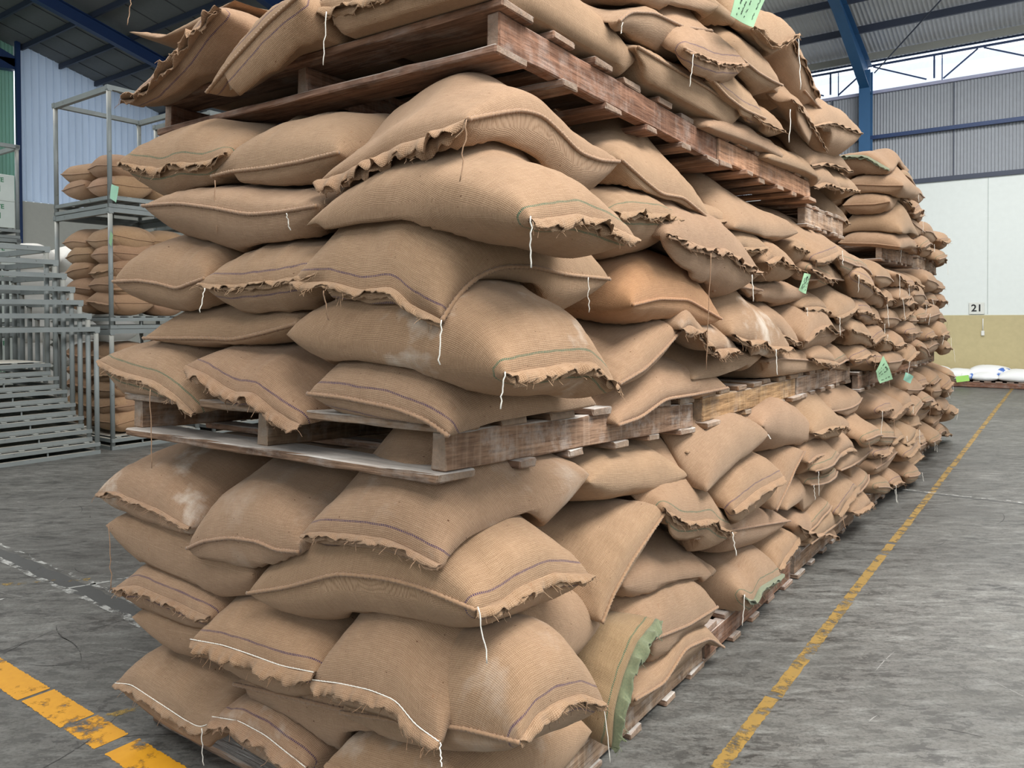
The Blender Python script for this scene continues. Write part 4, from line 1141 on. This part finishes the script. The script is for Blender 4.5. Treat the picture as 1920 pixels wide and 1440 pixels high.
for i in range(7):
    lab = ('frontmost and lowest', 'second from the front', 'third from the front', 'fourth from the front', 'fifth from the front', 'sixth from the front', 'rearmost and highest')[i]
    rack(RACK_N, (-7.38 - .062 * i, 1.31 - .056 * i, .145 * i), 'empty grey rack in the nested row, %s' % lab)

# sacks on the three-high tower
RK = 'sacks on the steel racks'
def rs_gen(z0, nl, nm, pitch=.183):
    for i in range(nl):
        z = z0 + .13 + i * pitch
        spots = []
        if i % 2 == 0: spots = [('L', -8.66, -8.10, 'end out at left'), ('L', -8.10, -7.54, 'end out at right post'), ('R', 3.10, 3.58, 'near half of right side'), ('R', 3.56, 4.02, 'far half of right side')]
        else: spots = [('L', -8.68, -8.02, 'lying across at left'), ('L', -8.04, -7.53, 'lying across at right post'), ('R', 3.08, 4.0, 'long side to the aisle')]
        for j, (f, a, b, w) in enumerate(spots):
            zz = z + R(-.02, .02); d = R(-.03, .03)
            if f == 'L': F = [(a, 3.07 + R(-.02, .03), zz + d), (.5 * (a + b), 3.04, zz + R(-.02, .03)), (b, 3.07 + R(-.02, .03), zz - d)]
            else: F = [(-7.53 + R(-.02, .01), a, zz + d), (-7.50, .5 * (a + b), zz + R(-.02, .03)), (-7.53 + R(-.02, .01), b, zz - d)]
            c = R(.95, 1.12)
            sack(f, F, None, world=True, crest=R(.145, .18), bot=R(.11, .13), mouth='F' if R(0, 1) < .3 else '', seam='F', res=.42, group=RK, splat=False, lift=False,
                 label='burlap sack %s, %s layer in %s rack of the tower' % (w, ('bottom', 'second', 'third', 'fourth', 'fifth')[i], nm), tint=(c, c * R(.95, 1), c * R(.9, 1)), seed=int(z0 * 100) + i * 7 + j, Lin=.55, zb=z)
rs_gen(.17, 5, 'bottom'); rs_gen(1.53, 5, 'middle'); rs_gen(2.89, 2, 'top', .17)

# cartons on a rack at the far left
M_CART = plain('white_carton', srgb(196, 204, 198), .75, nz=.04)
M_GRN = plain('green_print', srgb(62, 128, 92), .7)
def carton_meshes(sx, sy, sz):
    a = plank_mesh('box', sx, sy, sz, .0015, 2)
    a.materials.append(M_CART)
    return a
CART = carton_meshes(.4, .56, .36)
def carton(loc, label, first=[None]):
    t = empty('carton', loc); tag(t, label, 'carton', 'printed white cartons')
    link_mesh('box_body', CART, None, t, (0, 0, .18))
    if first[0] is None:
        mb = MB()
        for y0, y1, z0, z1 in ((-.2, .02, .12, .135), (-.24, -.2, .12, .2), (.04, .1, .12, .2), (-.15, .0, .06, .07)):
            mb.box(.201, .2025, y0, y1, z0, z1)
        fr = mb.mesh('logo_print'); fr.materials.append(M_GRN)
        fc = bpy.data.curves.new('printing', 'FONT'); fc.body = 'LINE TE'; fc.size = .085; fc.align_x = 'CENTER'; fc.offset = .002
        first[0] = (fr, text_mesh(fc, M_GRN))
    fr, fc = first[0]
    link_mesh('logo_print', fr, None, t)
    f = link_mesh('printing', fc, None, t)
    f.location = (.2035, 0, .255); f.rotation_euler = (PI / 2, 0, PI / 2)
RACK_C = rack_meshes(1.2, 1.3, 1.26)
for i, w in enumerate(('bottom', 'second', 'third')):
    rack(RACK_C, (-10.55, 2.03, i * 1.29), 'grey rack stacked with printed cartons at the far left, %s one' % w)
for lev in range(3):
    for col_ in range(2):
        for r in range(3 if lev < 2 else 2):
            if r * .37 > 1.0: continue
            carton((-10.75, 2.42 + col_ * .6, .14 + lev * 1.29 + r * .362), 'white carton with green print, %s rack of far left tower, %s row, %s column' % (('bottom', 'second', 'third')[lev], ('bottom', 'middle', 'upper')[r], ('left', 'right')[col_]))
# white sacks behind the nested racks
M_WSACK = plain('white_woven_sack', srgb(226, 224, 218), .7, nz=.05)
for i in range(7):
    for j in range(3):
        c = (-11.4, 3.95 + j * .64)
        z = .17 + i * .37
        sack('R', [(c[0], c[1] - .3, z), (c[0] + .06, c[1], z + .02), (c[0], c[1] + .3, z)], None, world=True, crest=.24, bot=.2, res=.3, splat=False, lift=False, kmat=M_WSACK,
             group='white sacks behind the empty racks', label='white sack behind the empty racks, %s layer, %s of three' % (ORD[i] if i < 4 else ('fifth', 'sixth', 'top')[i - 4], ('left', 'middle', 'right')[j]), seed=i * 7 + j, Lin=.8, zb=z)

# white and blue sacks on pallets along the end wall
def white_blue():
    k = N('white_blue_woven_sack')
    uv = k.n('ShaderNodeTexCoord').outputs['UV']
    oi = k.n('ShaderNodeObjectInfo')
    s = k.n('ShaderNodeSeparateXYZ', {0: uv})
    d = k.math('ADD', k.math('MULTIPLY', s.outputs[0], 1.1), k.math('MULTIPLY', s.outputs[1], -.7))
    f = k.math('LESS_THAN', k.math('ABSOLUTE', k.math('SUBTRACT', d, k.math('ADD', .1, k.math('MULTIPLY', oi.outputs['Random'], .5)))), .07)
    f = k.math('MULTIPLY', f, k.ramp(k.noise(uv, 5, 2), .42, .5))
    k.set(Base_Color=k.mix(f, srgb(232, 233, 232), srgb(70, 110, 186)), Roughness=.6)
    return k.m
M_WB = white_blue()
YB = 16.95
for i, (x0, x1, c, lab) in enumerate(((-2.35, -1.0, TANW, 'low pallet by the end wall, left one of the pair'), (-.95, .75, REDB, 'reddish low pallet by the end wall, right one of the pair'))):
    t = empty('wooden_pallet', ((x0 + x1) / 2, YB + .5, 0)); tag(t, lab, 'pallet', 'pallets along the end wall')
    for k in range(3): link_mesh('stringer', plank_mesh('stringer', x1 - x0, .05, .1, .002, 3), M_WX, t, (0, -.47 + k * .47, .06), color=vary(c))
    for k in range(9): link_mesh('deck_board', plank_mesh('deck_board', .12, 1.0, .022, .002, 3), M_WY, t, (-(x1 - x0) / 2 + .07 + k * (x1 - x0 - .14) / 8, 0, .122), color=vary(c))
for i, (x, w, h, lab) in enumerate(((-1.62, .5, .16, 'leftmost, half hidden by the row'), (-1.06, .6, .2, 'smooth, second from the left'), (-.62, .6, .16, 'small, behind the lime tag'), (-.16, .5, .12, 'lower one with blue patch'), (.42, .7, .17, 'at the right edge, blue underside'))):
    sack('L', [(x - w / 2, YB + .02, .2), (x, YB - .03, .195), (x + w / 2, YB + .02, .2)], None, world=True, crest=h, bot=.07, res=.4, splat=False, lift=False, kmat=M_WB,
         group='white sacks along the end wall', label='white woven sack by the end wall, %s' % lab, seed=50 + i, Lin=.8, zb=.21)
sack('L', [(-.5, YB + .22, .26), (0, YB + .2, .27), (.32, YB + .22, .26)], None, world=True, crest=.17, bot=.1, res=.4, splat=False, lift=False, kmat=M_WB,
     group='white sacks along the end wall', label='broad white woven sack by the end wall, behind the blue-patched one', seed=60, Lin=.7, zb=.27)

# ------------------------------------------------------------------ paper tags
M_TAG = plain('green_paper', srgb(150, 188, 148), .8, nz=.02)
M_LIMEP = plain('lime_paper', srgb(176, 232, 120), .8, nz=.02)
M_INK = plain('black_ink', srgb(30, 40, 34), .8)
M_YELP = plain('yellow_paper', srgb(232, 222, 150), .8, nz=.02)
def paper_tag(corners, face, off, label, marks=True, mat=None, bow=.006, curl=0.0, sl=.2, tie=None):
    P4 = [on_face(face, c, off) for c in corners]      # top-left, top-right, bottom-right, bottom-left
    nrm = np.array([1.0, 0, 0]) if face == 'R' else np.array([0, -1.0, 0])
    org = sum(P4) / 4
    n = 8
    def pt(u, v, lift=0.0):
        p = P4[0] * (1 - u) * (1 - v) + P4[1] * u * (1 - v) + P4[2] * u * v + P4[3] * (1 - u) * v
        return p - org + nrm * (bow * math.sin(u * PI * 1.2 + v * 2) + curl * v * v + lift)
    mb = MB()
    for s in (0, -.0012):
        vs = [pt(i / n, j / n, s) for j in range(n + 1) for i in range(n + 1)]
        fs = [(j * (n + 1) + i, j * (n + 1) + i + 1, (j + 1) * (n + 1) + i + 1, (j + 1) * (n + 1) + i) for j in range(n) for i in range(n)]
        mb.add(vs, [f[::-1] for f in fs] if s == 0 else fs)
    o = link_mesh('paper_tag', mb.mesh('paper_tag', True), mat or M_TAG, None, org)
    tag(o, label, 'tag', 'paper tags on the sacks')
    mb = MB(); mb.tube([pt(.5, .04), .5 * (pt(.5, .04) + np.array(tie) - org), np.array(tie) - org] if tie else [pt(.5, .04), pt(.5, -.12) - nrm * .01, pt(.5, -.3) - nrm * .3 * sl, pt(.5, -.35) - nrm * sl], .0015, 4); mb.build('tag_string', M_ROPE, o)
    if marks:
        rs = np.random.RandomState(int(corners[0][0]))
        mb = MB()
        for row in range(5):
            u = .2 + .16 * row
            v = rs.uniform(.12, .3)
            while v < .85 and row != 3:
                ln = rs.uniform(.02, .05)
                pts = [pt(u + rs.uniform(-.025, .025), v + ln * q, .0016) for q in (0, .35, .7, 1)]
                mb.tube(pts, .0011, 4)
                v += ln + (.012 if rs.rand() < .75 else .12)
        # a ringed letter near the top
        mb.tube([pt(.46 + .075 * math.cos(a), .2 + .05 * math.sin(a), .0016) for a in np.linspace(0, 6.4, 16)], .001, 4)
        mb.tube([pt(.46 + .035 * math.cos(a), .2 + .022 * math.sin(a), .0016) for a in np.linspace(0, 6.4, 10)], .001, 4)
        mb.build('handwriting', M_INK, o)
    return o
paper_tag([(1383, -30), (1442, -14), (1414, 51), (1367, 30)], 'R', .18, 'large light green paper tag with handwriting at the top of the sacks')
paper_tag([(1508, 512), (1521, 515), (1512, 551), (1496, 544)], 'R', .20, 'narrow curled green paper tag hanging from ruffled sack mouth', bow=.004)
paper_tag([(1656, 667), (1675, 711), (1651, 719), (1641, 696)], 'R', .14, 'pointed green paper tag hanging at the middle pallet beyond the gap')
paper_tag([(1698, 698), (1714, 706), (1708, 719), (1692, 712)], 'R', .12, 'small blue-green paper tag lying on far sacks', marks=False, mat=plain('mint_paper', srgb(146, 196, 172), .8))
paper_tag([(1708, 667), (1715, 667), (1715, 675), (1708, 675)], 'R', .02, 'tiny yellow paper slip on the far middle pallet', marks=False, mat=M_YELP)
paper_tag([(209, 345), (222, 350), (217, 380), (207, 372)], 'L', 2.985, tie=(-7.47, 3.01, 2.86), label='pale green paper tag hanging at the rack post, upper one', marks=False, mat=plain('pale_mint_paper', srgb(176, 226, 196), .8))
paper_tag([(208, 430), (211, 440), (208, 465), (205, 455)], 'L', 2.985, tie=(-7.47, 3.01, 2.36), label='thin green paper tag hanging at the rack post, lower one', marks=False)
paper_tag([(1791, 706), (1816, 703), (1818, 714), (1794, 717)], 'L', 16.8, 'lime green paper tag on white sacks by the end wall', marks=False, mat=M_LIMEP)
